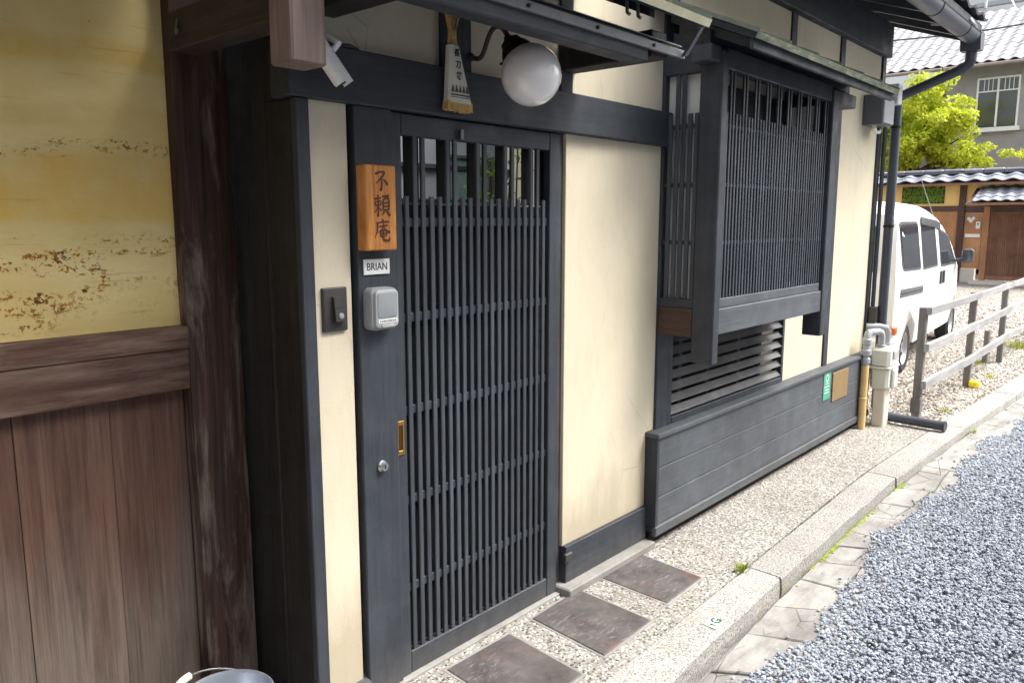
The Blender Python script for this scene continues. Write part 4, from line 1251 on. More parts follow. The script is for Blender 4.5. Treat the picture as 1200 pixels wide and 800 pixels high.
# meter cabinet under the eave corner
jb = thing('junction_box', (6.2, -0.01, 2.28), 'dark grey cable box with a white unit high on the house corner', 'electrical box')
B('cabinet', 'gutter_metal', jb, 6.115, 6.36, -0.135, -0.001, 2.29, 2.505, c=0.006)
B('front_cover', 'pvc_grey', jb, 6.12, 6.35, -0.150, -0.1355, 2.30, 2.475, c=0.004)
B('white_unit', 'white_plastic', jb, 6.37, 6.47, -0.165, -0.052, 2.455, 2.60, c=0.006)
MB().tube([(6.17, -0.07, 2.29), (6.17, -0.07, 2.268), (6.19, -0.07, 2.25), (6.23, -0.07, 2.246), (6.30, -0.07, 2.25), (6.34, -0.06, 2.27)], 0.012, 10).build('cable', 'white_plastic', jb)

# ------------------------------------------------------------------ bucket
bk = thing('bucket', (1.02, 0.02, 0), 'galvanised metal bucket with white grip handle at the foot of the gate', 'bucket')
MB().lathe([(0.0, 0.006), (0.088, 0.006), (0.090, 0.0), (0.094, 0.004), (0.112, 0.13), (0.114, 0.133), (0.113, 0.137), (0.128, 0.236), (0.133, 0.242), (0.133, 0.249), (0.128, 0.250), (0.124, 0.242), (0.088, 0.012), (0.0, 0.012)], 48, (1.02, 0.02, 0.0), closed=True).build('pail', 'bucket_metal', bk)
hx = Vector((0.80, 0.60, 0)); up_ = Vector((0.35, 0.33, 0.22)).normalized()
hp = [Vector((1.02, 0.02, 0.238)) + hx * (0.134 * math.cos(t)) + Vector((-0.60, 0.80, 0.12)).normalized() * (0.140 * math.sin(t)) + Vector((0, 0, 0.022 * math.sin(t))) for t in np.linspace(0, math.pi, 29)]
MB().tube(hp, 0.0028, 8).build('bail', 'chrome', bk)
for sgn in (1, -1):
    p = Vector((1.02, 0.02, 0.228)) + hx * 0.128 * sgn
    MB().lathe([(0.018, -0.004), (0.018, 0.004), (0.006, 0.006)], 16, p, hx * sgn).build('ear', 'bucket_metal', bk)
gm = MB()
gp_ = hp[11:18]
gm.tube(gp_, 0.009, 12)
for i in range(len(gp_) - 1):
    for f in (0.25, 0.75):
        q = gp_[i].lerp(gp_[i + 1], f); dd = (gp_[i + 1] - gp_[i]).normalized()
        gm.lathe([(0.009, -0.004), (0.0115, -0.002), (0.0115, 0.002), (0.009, 0.004)], 12, q, dd)
gm.build('grip', 'rope', bk)

# ------------------------------------------------------------------ gas meter
gm_ = thing('gas_meter', (6.45, -0.13, 0), 'pale gas meter on a short white post at the house corner', 'gas meter')
X0, Y0 = 6.50, -0.165
MB().box(X0 - 0.13, X0 + 0.13, Y0 - 0.075, Y0 + 0.075, 0.475, 0.63, c=0.022).build('upper_case', 'meter_body', gm_)
MB().box(X0 - 0.115, X0 + 0.115, Y0 - 0.068, Y0 + 0.068, 0.30, 0.4745, c=0.02).build('lower_case', 'meter_body', gm_)
B('register', 'grey_plastic', gm_, X0 - 0.06, X0 + 0.07, Y0 - 0.087, Y0 - 0.0755, 0.545, 0.605, c=0.004)
B('seam_band', 'meter_body', gm_, X0 - 0.135, X0 + 0.135, Y0 - 0.08, Y0 + 0.08, 0.466, 0.482, c=0.003)
B('valve_box', 'meter_body', gm_, X0 + 0.116, X0 + 0.19, Y0 - 0.06, Y0 + 0.04, 0.36, 0.50, c=0.012)
B('valve_box', 'meter_body', gm_, X0 - 0.05, X0 + 0.05, Y0 - 0.095, Y0 - 0.069, 0.31, 0.46, c=0.01)
MB().prism([(-0.055, 0.0), (0.055, 0.0), (0.048, 0.31), (-0.048, 0.31)], 'y', 0, 0.10)
m = MB(); m.box(X0 - 0.085, X0 + 0.045, Y0 - 0.045, Y0 + 0.045, -0.02, 0.299, c=0.008); m.build('post', 'meter_post', gm_)
for s in (-0.075, 0.075):
    MB().lathe([(0.026, 0), (0.034, 0.003), (0.034, 0.02), (0.026, 0.022), (0.026, 0.05)], 20, (X0 + s, Y0 + 0.01, 0.63)).build('union', 'pvc_grey', gm_)
MB().tube([(X0 - 0.075, Y0 + 0.01, 0.67), (X0 - 0.075, Y0 + 0.01, 0.72), (X0 - 0.085, Y0 + 0.015, 0.745), (X0 - 0.11, Y0 + 0.03, 0.755), (X0 - 0.20, Y0 + 0.06, 0.755)], 0.026, 16).build('pipe', 'pvc_grey', gm_)
MB().tube([(X0 + 0.075, Y0 + 0.01, 0.67), (X0 + 0.075, Y0 + 0.01, 0.735), (X0 + 0.065, Y0 + 0.02, 0.765), (X0 + 0.03, Y0 + 0.06, 0.775), (X0 - 0.02, Y0 + 0.15, 0.775)], 0.026, 16).build('pipe', 'pvc_grey', gm_)
xg, yg_ = X0 - 0.235, Y0 + 0.07
MB().tube([(xg + 0.05, yg_ - 0.012, 0.755), (xg + 0.018, yg_ - 0.003, 0.75), (xg, yg_, 0.725), (xg, yg_, 0.50)], 0.027, 16).build('riser', 'pvc_grey', gm_)
m = MB()
for z, r in ((0.58, 0.038), (0.665, 0.036), (0.515, 0.034)):
    m.lathe([(r * 0.85, 0), (r, 0.006), (r, 0.04), (r * 0.85, 0.046)], 16, (xg, yg_, z))
m.build('coupling', 'pvc_grey', gm_)
MB().tube([(xg, yg_, 0.50), (xg, yg_, -0.02)], 0.029, 16).build('gas_pipe', 'gas_yellow', gm_)
m = MB(); m.lathe([(0.0295, 0), (0.033, 0.003), (0.033, 0.012), (0.0295, 0.015)], 16, (xg, yg_, 0.235)); m.build('pipe_joint', 'gas_yellow', gm_)

# ------------------------------------------------------------------ fence along the lot
fence = thing('timber_fence', (9.5, -0.36, 0), 'low weathered timber rail fence between the gravel lot and the kerb', 'fence')
fx = [(6.90, -0.335), (8.70, -0.34), (10.45, -0.32), (12.4, -0.36), (14.6, -0.42), (17.0, -0.52)]
for i, (x, y) in enumerate(fx):
    h = 0.915
    m = MB(); m.box(x - 0.03, x + 0.03, y - 0.02, y + 0.04, -0.08, h, c=0.006); m.build('post', 'fence_wood', fence)
    if i == 0:
        m = MB(); m.box(x - 0.04, x + 0.04, y - 0.026, y + 0.05, 0.05, 0.17, c=0.006); m.build('splint', 'fence_wood', fence)
    if i == 2:
        m = MB(); m.box(x - 0.20, x - 0.12, y + 0.10, y + 0.15, -0.08, 0.36, c=0.006); m.build('stub_post', 'fence_wood', fence)
def fence_rail(p, q, za, zb, h):
    d = (Vector(q) - Vector(p)); n = 6
    vs = []
    for i in range(n):
        f = i / (n - 1)
        x = p[0] + d.x * f; y = p[1] + d.y * f; z = za + (zb - za) * f + (random.uniform(-.006, .006) if 0 < i < n - 1 else 0)
        vs += [(x, y - 0.062, z - h / 2), (x, y - 0.024, z - h / 2), (x, y - 0.024, z + h / 2), (x, y - 0.062, z + h / 2)]
    fs = [(i * 4 + k, i * 4 + (k + 1) % 4, i * 4 + 4 + (k + 1) % 4, i * 4 + 4 + k) for i in range(n - 1) for k in range(4)]
    fs += [(0, 1, 2, 3), tuple((n - 1) * 4 + k for k in range(4))]
    return MB().add(vs, fs)
for z, h, back in ((0.885, 0.06, 0.0), (0.60, 0.066, 0.05), (0.29, 0.066, 0.06)):
    for a, b in zip(range(len(fx) - 1), range(1, len(fx))):
        pa = (fx[a][0] - (0.06 if a == 0 else 0) + (0.004 if a else 0), fx[a][1]); pb = (fx[b][0], fx[b][1])
        fence_rail(pa, pb, z + random.uniform(-.006, .006), z + random.uniform(-.006, .006), h).build('rail', 'fence_rail', fence)
cap = MB().lathe([(0.045, 0), (0.05, 0.01), (0.048, 0.05), (0.03, 0.062), (0.0, 0.064)], 20, (8.66, -0.405, -0.005)).build('marker_cap', 'yellow_cap')
tag(cap, 'small yellow plastic cap at the foot of a fence post', 'marker')

# ------------------------------------------------------------------ white van
van = thing('parked_van', (9.30, 0.335, -0.03), 'white high roofed van parked on the gravel behind the fence', 'van', rz=math.atan2(0.2, 2.95))
VW = 1.55
def vy(s, z):
    y = 0.0
    if z > 1.08: y += (z - 1.08) * 0.10
    if z < 0.5: y += (0.5 - z) * 0.12
    if s > 2.5: y += ((s - 2.5) / 0.8) ** 2 * 0.10
    if s < -0.7: y += ((-0.7 - s) / 0.2) ** 2 * 0.04
    return y
roof = [(-0.90, 0.62), (-0.895, 1.10), (-0.87, 1.55), (-0.82, 1.72), (-0.72, 1.80), (-0.4, 1.835), (0.1, 1.845), (0.6, 1.83), (1.05, 1.79), (1.4, 1.735), (1.75, 1.64), (2.25, 1.46), (2.68, 1.20), (3.0, 1.00), (3.2, 0.84), (3.30, 0.64), (3.32, 0.45)]
stations = [(s_, z_) for s_, z_ in roof]
vs, fs, NP = [], [], 19
def section(s, zt):
    side = []
    zb = 0.30
    sh = max(zb + 0.05, zt - 0.16)
    for f in (0, 0.15, 0.35, 0.6, 0.8, 1.0):
        z = zb + (sh - zb) * f
        side.append((vy(s, z), z))
    y1 = vy(s, sh)
    side += [(y1 + 0.03, zt - 0.09), (y1 + 0.10, zt - 0.035), (y1 + 0.30, zt - 0.005)]
    pts = side + [(VW / 2, zt + 0.01)] + [(VW - y, z) for y, z in side[::-1]]
    return pts
for s, zt in stations:
    for y, z in section(s, zt): vs.append((s, y, z))
for i in range(len(stations) - 1):
    for k in range(NP - 1):
        fs.append((i * NP + k, i * NP + k + 1, (i + 1) * NP + k + 1, (i + 1) * NP + k))
    fs.append((i * NP + NP - 1, i * NP, (i + 1) * NP, (i + 1) * NP + NP - 1))
fs += [tuple(range(NP)), tuple((len(stations) - 1) * NP + k for k in range(NP))]
body = MB().add(vs, fs).build('body', 'van_paint', van, local=True, angle=30)
WR, WS = 0.275, (-0.24, 2.74)
cut = MB()
for s in WS:
    for y in (-0.1, VW - 0.25):
        cut.lathe([(0.335, 0), (0.335, 0.35)], 40, (s, y, 0.27), (0, 1, 0))
cme = cut.mesh('cutter', 'black_gap')
co = bpy.data.objects.new('cutter', cme); col.objects.link(co)
co.parent = van
bm_ = body.modifiers.new('cut', 'BOOLEAN'); bm_.object = co; bm_.operation = 'DIFFERENCE'; bm_.solver = 'EXACT'
dg = bpy.context.evaluated_depsgraph_get()
nb = bpy.data.meshes.new_from_object(body.evaluated_get(dg))
body.modifiers.clear(); body.data = nb
if len(nb.materials) == 0: nb.materials.append(MAT['van_paint'])
nb.materials[0] = MAT['van_paint']
while len(nb.materials) > 1: nb.materials.pop()
nb.polygons.foreach_set('material_index', [0] * len(nb.polygons))
bpy.data.objects.remove(co)
MB().box(-0.7, 3.1, 0.28, VW - 0.28, 0.2, 0.5).build('underbody', 'rubber', van, local=True)
for s in WS:
    for side in (0, 1):
        y0 = 0.03 if side == 0 else VW - 0.03
        ax_ = (0, -1, 0) if side == 0 else (0, 1, 0)
        y_in = y0 + 0.17 if side == 0 else y0 - 0.17
        tyre = MB().lathe([(0.17, 0.02), (0.24, 0.0), (WR, 0.025), (WR, 0.145), (0.24, 0.17), (0.18, 0.165), (0.175, 0.10)], 36, (s, y_in, WR), ax_, closed=True).build('wheel', 'rubber', van, local=True)
        MB().lathe([(0.0, 0.135), (0.04, 0.137), (0.045, 0.125), (0.09, 0.118), (0.13, 0.13), (0.155, 0.125), (0.172, 0.155), (0.178, 0.160), (0.178, 0.05), (0.0, 0.05)], 36, (s, y_in, WR), ax_).build('rim', 'rim', tyre, local=True)
        for k in range(8):
            t = 2 * math.pi * k / 8
            c_ = Vector((s + 0.105 * math.cos(t), y_in + (0.121 * ax_[1]), WR + 0.105 * math.sin(t)))
            MB().lathe([(0.021, 0.0), (0.021, 0.006), (0.0, 0.006)], 10, c_, ax_).build('rim_hole', 'rubber', tyre, local=True)
def side_pane(pts, name, mat, off=0.004, th=0.006, far=False):
    P = []
    for s, z in pts:
        y = vy(s, z)
        P.append(Vector((s, y - off if not far else VW - y + off, z)))
    Q = [p + Vector((0, th if not far else -th, 0)) for p in P]
    n = len(P)
    return MB().add(P + Q, [tuple(range(n)), tuple(range(2 * n - 1, n - 1, -1))] + [(i, (i + 1) % n, n + (i + 1) % n, n + i) for i in range(n)]).build(name, mat, van, local=True)
def rr(pts, r=0.05, n=4):
    out = []
    P = [Vector(p) for p in pts]
    for i in range(len(P)):
        a, b, c = P[i - 1], P[i], P[(i + 1) % len(P)]
        u = (a - b).normalized() * r; w = (c - b).normalized() * r
        for k in range(n + 1):
            t = k / n
            out.append(tuple((b + u) * (1 - t) ** 2 + b * 2 * t * (1 - t) + (b + w) * t * t))
    return out
for far in (False, True):
    for k, q in enumerate(([(-0.72, 1.15), (0.14, 1.13), (0.02, 1.60), (-0.78, 1.60)], [(0.30, 1.12), (1.16, 1.12), (1.02, 1.56), (0.22, 1.60)], [(1.40, 1.10), (2.48, 1.10), (1.90, 1.44), (1.28, 1.53)])):
        side_pane(rr(q, 0.06), 'side_window', 'van_glass', far=far)
        if not far:
            grow = [(p[0] + 0.03 * (1 if p[0] > sum(v[0] for v in q) / 4 else -1), p[1] + 0.025 * (1 if p[1] > 1.3 else -1)) for p in q]
            side_pane(rr(grow, 0.07), 'window_seal', 'van_trim', off=0.002, th=0.004, far=far)
side_pane([(0.18, 1.60), (1.10, 1.555), (1.30, 1.53), (1.32, 1.60), (1.10, 1.635), (0.18, 1.675)], 'rain_visor', 'visor', off=0.018, th=0.012)
side_pane([(-0.78, 0.86), (0.32, 0.84), (0.32, 0.92), (-0.78, 0.945)], 'slide_rail', 'grey_metal', off=0.006, th=0.008)
side_pane([(-0.76, 0.895), (0.30, 0.875), (0.30, 0.885), (-0.76, 0.905)], 'slide_groove', 'rubber', off=0.009, th=0.004)
for s in (1.36, 1.56):
    side_pane(rr([(s, 0.87), (s + 0.06, 0.87), (s + 0.05, 1.03), (s - 0.01, 1.03)], 0.015), 'door_handle', 'van_trim', off=0.02, th=0.02)
for s in (1.24, 0.22, 2.55):
    side_pane([(s, 0.36), (s + 0.012, 0.36), (s - 0.04, 1.09), (s - 0.052, 1.09)], 'door_seam', 'van_trim', off=0.0015, th=0.003)
# rear: window, lamps, bumper, seam
MB().sheet([(-0.915, 0.22, 1.12), (-0.895, 0.24, 1.58), (-0.895, VW - 0.24, 1.58), (-0.915, VW - 0.22, 1.12)], 0.02).build('rear_window', 'van_glass', van, local=True)
for y0, y1 in ((0.035, 0.22), (VW - 0.22, VW - 0.035)):
    MB().box(-0.935, -0.83, y0, y1, 0.49, 0.575, c=0.012).build('tail_light', 'red_lens', van, local=True)
    near = y0 < 0.5
    MB().box(-0.93, -0.82, (0.0, VW - 0.05)[not near], (0.05, VW)[not near], 0.495, 0.572, c=0.01).build('turn_lamp', 'orange_lens', van, local=True)
MB().box(-0.97, -0.76, 0.0, VW, 0.32, 0.46, c=0.035).build('rear_bumper', 'van_paint', van, local=True)
MB().box(3.16, 3.37, 0.10, VW - 0.10, 0.30, 0.50, c=0.05).build('front_bumper', 'van_paint', van, local=True)
MB().sheet([(1.92, 0.24, 1.635), (2.66, 0.20, 1.25), (2.66, VW - 0.20, 1.25), (1.92, VW - 0.24, 1.635)], -0.02).build('windscreen', 'van_glass', van, local=True)
mir = MB().box(2.46, 2.58, -0.20, -0.06, 1.08, 1.27, c=0.03).build('mirror', 'van_trim', van, local=True)
MB().box(2.452, 2.459, -0.19, -0.07, 1.095, 1.255, c=0.003).build('mirror_glass', 'far_glass', mir, local=True)
MB().tube([(2.55, -0.07, 1.13), (2.5, 0.03, 1.11)], 0.02, 8).build('mirror_arm', 'van_trim', mir, local=True)
MB().tube([(1.62, 0.14, 1.62), (0.72, 0.17, 2.10)], [0.006, 0.004], 6).build('aerial', 'grey_metal', van, local=True)

# ------------------------------------------------------------------ garden wall and gate at the end of the lot
XW = 24.0
gw = thing('garden_wall', (XW, 3.5, 0), 'cream garden wall with grey tile coping and a brown lattice gate', 'wall')
B('plaster', 'far_cream', gw, XW + 0.02, XW + 0.2, 3.12, 9.0, 0.3, 2.70)
B('plaster', 'far_cream', gw, XW + 0.02, XW + 0.2, -4.0, 3.119, 2.0, 2.70)
B('base_course', 'far_stone', gw, XW - 0.05, XW + 0.22, 2.62, 9.0, -0.1, 0.34)
B('rail', 'beam_brown', gw, XW - 0.03, XW + 0.019, 3.10, 9.0, 1.86, 2.0)
for y in np.arange(3.12, 9.0, 0.52):
    B('panel', 'gate_orange', gw, XW - 0.01, XW + 0.019, y + 0.01, y + 0.50, 0.345, 1.858)
B('post', 'beam_brown', gw, XW - 0.08, XW + 0.1, 2.95, 3.10, -0.1, 2.62)
for y in (5.6, 7.6):
    B('post', 'beam_brown', gw, XW - 0.05, XW + 0.1, y, y + 0.12, 0.3, 2.62)
op = B('lattice_opening', 'room_dark', gw, XW + 0.005, XW + 0.019, 3.48, 4.55, 2.07, 2.53)
for k in range(9):
    y = 3.52 + k * 0.125
    B('slat', 'beam_brown', op, XW - 0.02, XW + 0.004, y, y + 0.03, 2.07, 2.53)
m = MB()
lv_ = []
for i in range(420):
    p = Vector((XW - 0.015 + random.uniform(-.03, .0), random.uniform(3.5, 4.53), random.uniform(2.1, 2.52)))
    a = random.uniform(0, 6.28); u = Vector((0, math.cos(a), math.sin(a))) * 0.04; w = Vector((random.uniform(-.5, .5), -math.sin(a), math.cos(a))) * 0.018
    m.add([p - u, p + w, p + u, p - w], [(0, 1, 2, 3)])
ivy = m.build('climbing_leaves', 'shrub_leaf', gw, smooth=False, recalc=False)
# gate bay: door panels left, lattice doors, lower tiled roof
B('side_panel', 'gate_orange', gw, XW - 0.02, XW + 0.02, 2.52, 2.94, 0.345, 1.80)
B('gate_post', 'gate_orange', gw, XW - 0.06, XW + 0.06, 2.36, 2.50, -0.1, 1.98)
B('gate_lintel', 'beam_brown', gw, XW - 0.05, XW + 0.05, -3.0, 2.94, 1.82, 2.0)
B('step', 'far_stone', gw, XW - 0.6, XW + 0.1, -3.0, 2.62, -0.15, 0.04)
for k in range(3):
    y1 = 2.355 - k * 0.95
    gd = B('gate_door', 'gate_brown', gw, XW - 0.01, XW + 0.02, y1 - 0.94, y1, 0.05, 1.818)
    for q in range(18):
        B('slat', 'gate_brown', gd, XW - 0.035, XW - 0.0105, y1 - 0.06 - q * 0.048 - 0.024, y1 - 0.06 - q * 0.048, 0.2, 1.75)
    B('frame_rail', 'gate_brown', gd, XW - 0.045, XW - 0.0105, y1 - 0.935, y1 - 0.005, 0.055, 0.17)
B('intercom', 'white_plastic', gw, XW - 0.06, XW - 0.021, 2.56, 2.66, 1.40, 1.58)
B('intercom_lens', 'ink', gw, XW - 0.066, XW - 0.0605, 2.595, 2.63, 1.50, 1.545)
B('letter_slot', 'white_trim', gw, XW - 0.05, XW - 0.021, 2.55, 2.90, 1.17, 1.26)
for k, (y, z) in enumerate(((2.84, 1.66), (2.74, 1.67), (2.79, 1.60))):
    MB().lathe([(0.045, 0), (0.04, 0.012), (0.0, 0.015)], 12, (XW - 0.021, y, z), (-1, 0, 0)).build('ornament', 'white_trim', gw)
m = MB().lathe([(0.0, -0.1)] + [(0.1 * math.sin(t), -0.1 * math.cos(t)) for t in np.linspace(0.2, 2.9, 12)], 20, (XW - 0.6, 1.34, 1.96)).build('gate_lamp', 'globe_glass', gw)

# tiled coping: each tile a piece, ridge bars on top
def roof_tiles(parent, x_eave, z_eave, slope, rows, y0, y1, pitch, length, mat, sgn=-1, name='roof_tile', joined=False):
    """tiles on a plane that rises towards +x; pieces run along y"""
    n = 8
    prof = [(pitch * 1.02 * i / n, (0.024 if joined else 0.019) * pitch / 0.26 * math.sin(2 * math.pi * i / n)) for i in range(n + 1)]
    vs = []
    for x, dz in ((0.0, 0.012 if joined else 0.02), (length * 1.12, 0.0)):
        vs += [(x, y, z + dz + 0.012) for y, z in prof] + [(x, y, z + dz - 0.008) for y, z in prof]
    q = n + 1; fs = []
    for i in range(n):
        fs += [(i, i + 1, 2 * q + i + 1, 2 * q + i), (q + i, 3 * q + i, 3 * q + i + 1, q + i + 1), (i, q + i, q + i + 1, i + 1), (2 * q + i, 2 * q + i + 1, 3 * q + i + 1, 3 * q + i)]
    fs += [(0, 2 * q, 3 * q, q), (q - 1, 2 * q - 1, 4 * q - 1, 3 * q - 1)]
    ang = math.atan(slope); ca, sa = math.cos(ang), math.sin(ang)
    if joined:
        m = MB()
        for r in range(rows):
            for k in range(int((y1 - y0) / pitch)):
                ox = x_eave + r * length * ca; oz = z_eave + r * length * sa + 0.03; oy = y0 + k * pitch
                j = random.uniform(-.006, .006)
                m.add([(ox + x * ca - z * sa, oy + y, oz + x * sa + z * ca + j) for x, y, z in vs], fs)
        return m.build(name, mat, parent, recalc=False)
    me = MB().add(vs, fs).mesh(name, mat)
    for r in range(rows):
        for k in range(int((y1 - y0) / pitch)):
            inst(name, me, (x_eave + r * length * ca, y0 + k * pitch, z_eave + r * length * sa + 0.03), parent, rot=(random.uniform(-.01, .01), -ang, random.uniform(-.01, .01)))
cp = MB().prism([(XW - 0.42, 2.60), (XW + 0.12, 2.84), (XW + 0.66, 2.60), (XW + 0.66, 2.56), (XW - 0.42, 2.56)], 'y', -4.0, 9.0).build('coping', 'beam_brown', gw)
roof_tiles(cp, XW - 0.45, 2.60, 0.42, 2, -1.2, 7.4, 0.42, 0.28, 'tile_grey')
rb = MB().box(XW + 0.0, XW + 0.24, -1.2, 9.0, 2.86, 2.90)
ridge_me = MB().box(-0.13, 0.13, -0.235, 0.235, 0, 0.09, c=0.03).mesh('ridge_tile', 'tile_grey')
for k in range(18):
    inst('ridge_tile', ridge_me, (XW + 0.12, -1.0 + k * 0.48, 2.885 + random.uniform(-.006, .006)), cp)
ridge_me2 = MB().box(-0.17, 0.17, -0.235, 0.235, 0, 0.035, c=0.008).mesh('ridge_base', 'tile_dark')
for k in range(18):
    inst('ridge_base', ridge_me2, (XW + 0.12, -1.0 + k * 0.48, 2.846), cp)
orn = MB().lathe([(0.14, 0), (0.14, 0.05), (0.10, 0.10), (0.05, 0.16), (0.0, 0.18)], 12, (XW + 0.1, 1.55, 2.95)).build('ridge_ornament', 'tile_dark', cp)
MB().box(XW - 0.47, XW - 0.425, -4.0, 9.0, 2.53, 2.58).build('copper_gutter', 'gate_brown', cp)
gr = MB().prism([(XW - 1.05, 2.06), (XW - 0.02, 2.46), (XW - 0.02, 2.42), (XW - 1.05, 2.02)], 'y', -3.0, 2.72).build('gate_roof', 'beam_brown', gw)
roof_tiles(gr, XW - 1.08, 2.065, 0.39, 4, -1.2, 2.75, 0.27, 0.27, 'tile_grey')
MB().box(XW - 1.12, XW - 1.07, -3.0, 2.74, 2.0, 2.05).build('copper_gutter', 'gate_brown', gr)

# ------------------------------------------------------------------ grey stucco house behind
XH = 30.0
fh = thing('stucco_house', (XH, 4, 0), 'grey stucco house with pale tiled roof behind the garden wall', 'house')
B('wall', 'stucco', fh, XH, XH + 5, -6.0, 5.05, 0, 6.55)
B('wall', 'stucco', fh, XH + 2.5, XH + 5.5, 5.06, 16, 0, 6.4)
wd = B('window', 'far_glass', fh, XH - 0.02, XH - 0.001, 2.98, 4.08, 4.62, 6.12); tag(wd, 'white framed window of two tall panes')
for a, b, z0, z1 in ((2.92, 2.98, 4.60, 6.18), (4.08, 4.14, 4.60, 6.18), (3.50, 3.56, 4.621, 6.119), (2.981, 4.079, 6.12, 6.18), (2.981, 3.499, 5.72, 5.76), (3.561, 4.079, 5.72, 5.76)):
    B('window_frame', 'white_trim', wd, XH - 0.06, XH - 0.0205, a, b, z0, z1)
for y in (3.1, 3.22, 3.34, 3.68, 3.80, 3.92):
    B('glazing_bar', 'white_trim', wd, XH - 0.045, XH - 0.0205, y, y + 0.022, 5.761, 6.119)
B('window_sill', 'white_trim', wd, XH - 0.16, XH - 0.001, 2.84, 4.24, 4.46, 4.595)
B('window_surround', 'stucco', wd, XH - 0.05, XH - 0.0005, 2.72, 2.918, 4.46, 6.4)
rf = tag(MB().prism([(XH - 0.55, 6.56), (XH + 5.2, 9.55), (XH + 5.2, 9.45), (XH - 0.55, 6.46)], 'y', -6.0, 16.0).build('roof', 'tile_dark', fh), 'long roof of pale wavy tiles')
tt = roof_tiles(rf, XH - 0.62, 6.56, 0.52, 14, -1.0, 13.5, 0.36, 0.40, 'tile_pale', name='roof_tile', joined=True); tag(tt, kind='stuff')
MB().box(XH - 0.70, XH - 0.60, -6, 5.06, 6.44, 6.55, c=0.03).build('gutter', 'gutter_brown', fh)
MB().box(XH - 0.70, XH - 0.60, 5.07, 16, 6.44, 6.55, c=0.03).build('gutter', 'gutter_brown', fh)
B('eave_end', 'white_trim', fh, XH - 0.6, XH + 0.1, 5.0, 5.2, 6.15, 6.45)

# taller pale building far behind
XB = 46.0
fb = thing('apartment_building', (XB, 4, 0), 'pale multi storey building rising behind the tiled roof', 'building')
B('wall', 'far_white', fb, XB, XB + 8, 5.3, 18, 0, 16)
B('wall', 'far_grey', fb, XB + 2, XB + 8, -6, 5.29, 0, 20)
for k in range(5):
    z = 10.4 + k * 2.1
    w_ = B('window', 'far_blue', fb, XB + 1.95, XB + 1.998, 1.0, 4.9, z, z + 1.1)
    for y in (1.0, 2.25, 3.55, 4.85):
        B('window_frame', 'white_trim', w_, XB + 1.90, XB + 1.949, y, y + 0.1, z, z + 1.1)
    B('balcony', 'far_white', fb, XB + 1.2, XB + 1.89, 0.6, 5.28, z - 0.95, z - 0.06)
for z in (12.0, 13.4):
    B('ledge', 'far_grey', fb, XB - 0.3, XB - 0.001, 5.3, 18, z, z + 0.18)
    B('railing', 'white_trim', fb, XB - 0.28, XB - 0.22, 5.3, 18, z + 0.8, z + 0.88)
    for y in np.arange(5.4, 18, 1.3):
        B('railing_post', 'white_trim', fb, XB - 0.27, XB - 0.23, float(y), float(y) + 0.05, z + 0.181, z + 0.799)

# roof antenna
an = thing('roof_antenna', (36.0, 5.0, 9.7), 'thin white antenna mast with guy wires on the tiled roof', 'antenna')
ax0, ay0, az0 = 35.2, 5.15, 9.45
MB().tube([(ax0, ay0, az0), (ax0, ay0, az0 + 4.0)], 0.045, 8).build('mast', 'white_trim', an)
for dx, dy in ((-1.6, 0.8), (-1.2, -1.3), (1.4, 0.9), (1.2, -1.1)):
    zz_ = 6.56 + (ax0 + dx - XH + 0.55) * 0.52 if dx < 0 else az0 - 0.3
    MB().tube([(ax0, ay0, az0 + 1.7), (ax0 + dx, ay0 + dy, zz_)], 0.018, 6).build('guy_wire', 'white_trim', an)
for k in range(4):
    MB().tube([(ax0, ay0 - 0.35, az0 + 0.5 + k * 0.1), (ax0, ay0 + 0.35, az0 + 0.5 + k * 0.1)], 0.018, 6).build('brace', 'white_trim', an)
wire = MB().tube([Vector((31, 9 - 13 * f, 8.1 + 0.9 * f - 0.6 * math.sin(math.pi * f))) for f in np.linspace(0, 1, 16)], 0.028, 6).build('overhead_cable', 'cable')
tag(wire, 'dark cable crossing in front of the tiled roof', 'cable')
wire2 = MB().tube([Vector((33, 9 - 13 * f, 10.0 + 1.3 * f - 0.4 * math.sin(math.pi * f))) for f in np.linspace(0, 1, 16)], 0.028, 6).build('overhead_cable', 'white_trim')
tag(wire2, 'pale cable above the tiled roof near the gutter corner', 'cable')

# ------------------------------------------------------------------ tree
def leaves(m, centre, radius, count, size, squash=1.0):
    for i in range(count):
        while True:
            p = Vector((random.uniform(-1, 1), random.uniform(-1, 1), random.uniform(-1, 1)))
            if p.length <= 1: break
        p = Vector((p.x * radius, p.y * radius, p.z * radius * squash)) + Vector(centre)
        s = size * random.uniform(0.6, 1.3)
        n = Vector((random.gauss(0, 1), random.gauss(0, 1), random.gauss(0.5, 1))).normalized()
        u = n.orthogonal().normalized(); w = n.cross(u)
        a = random.uniform(0, 6.28)
        u, w = u * math.cos(a) + w * math.sin(a), w * math.cos(a) - u * math.sin(a)
        m.add([p - u * s, p + w * s * 0.45 + n * s * 0.1, p + u * s, p - w * s * 0.45 + n * s * 0.1], [(0, 1, 2, 3)])
TX, TY = 26.5, 4.9
tree = thing('maple_tree', (TX, TY, 0), 'bright yellow green leafy tree behind the garden wall', 'tree')
trunk = MB()
def limb(a, b, r0, r1, wob=0.1, n=7):
    a, b = Vector(a), Vector(b)
    pts = [a.lerp(b, i / (n - 1)) + (Vector((random.uniform(-wob, wob), random.uniform(-wob, wob), random.uniform(-wob, wob) * 0.5)) if 0 < i < n - 1 else Vector()) for i in range(n)]
    trunk.tube(pts, [r0 + (r1 - r0) * i / (n - 1) for i in range(n)], 9)
    return pts
limb((TX, TY, 0), (TX + 0.05, TY + 0.1, 3.0), 0.16, 0.12)
clumps = []
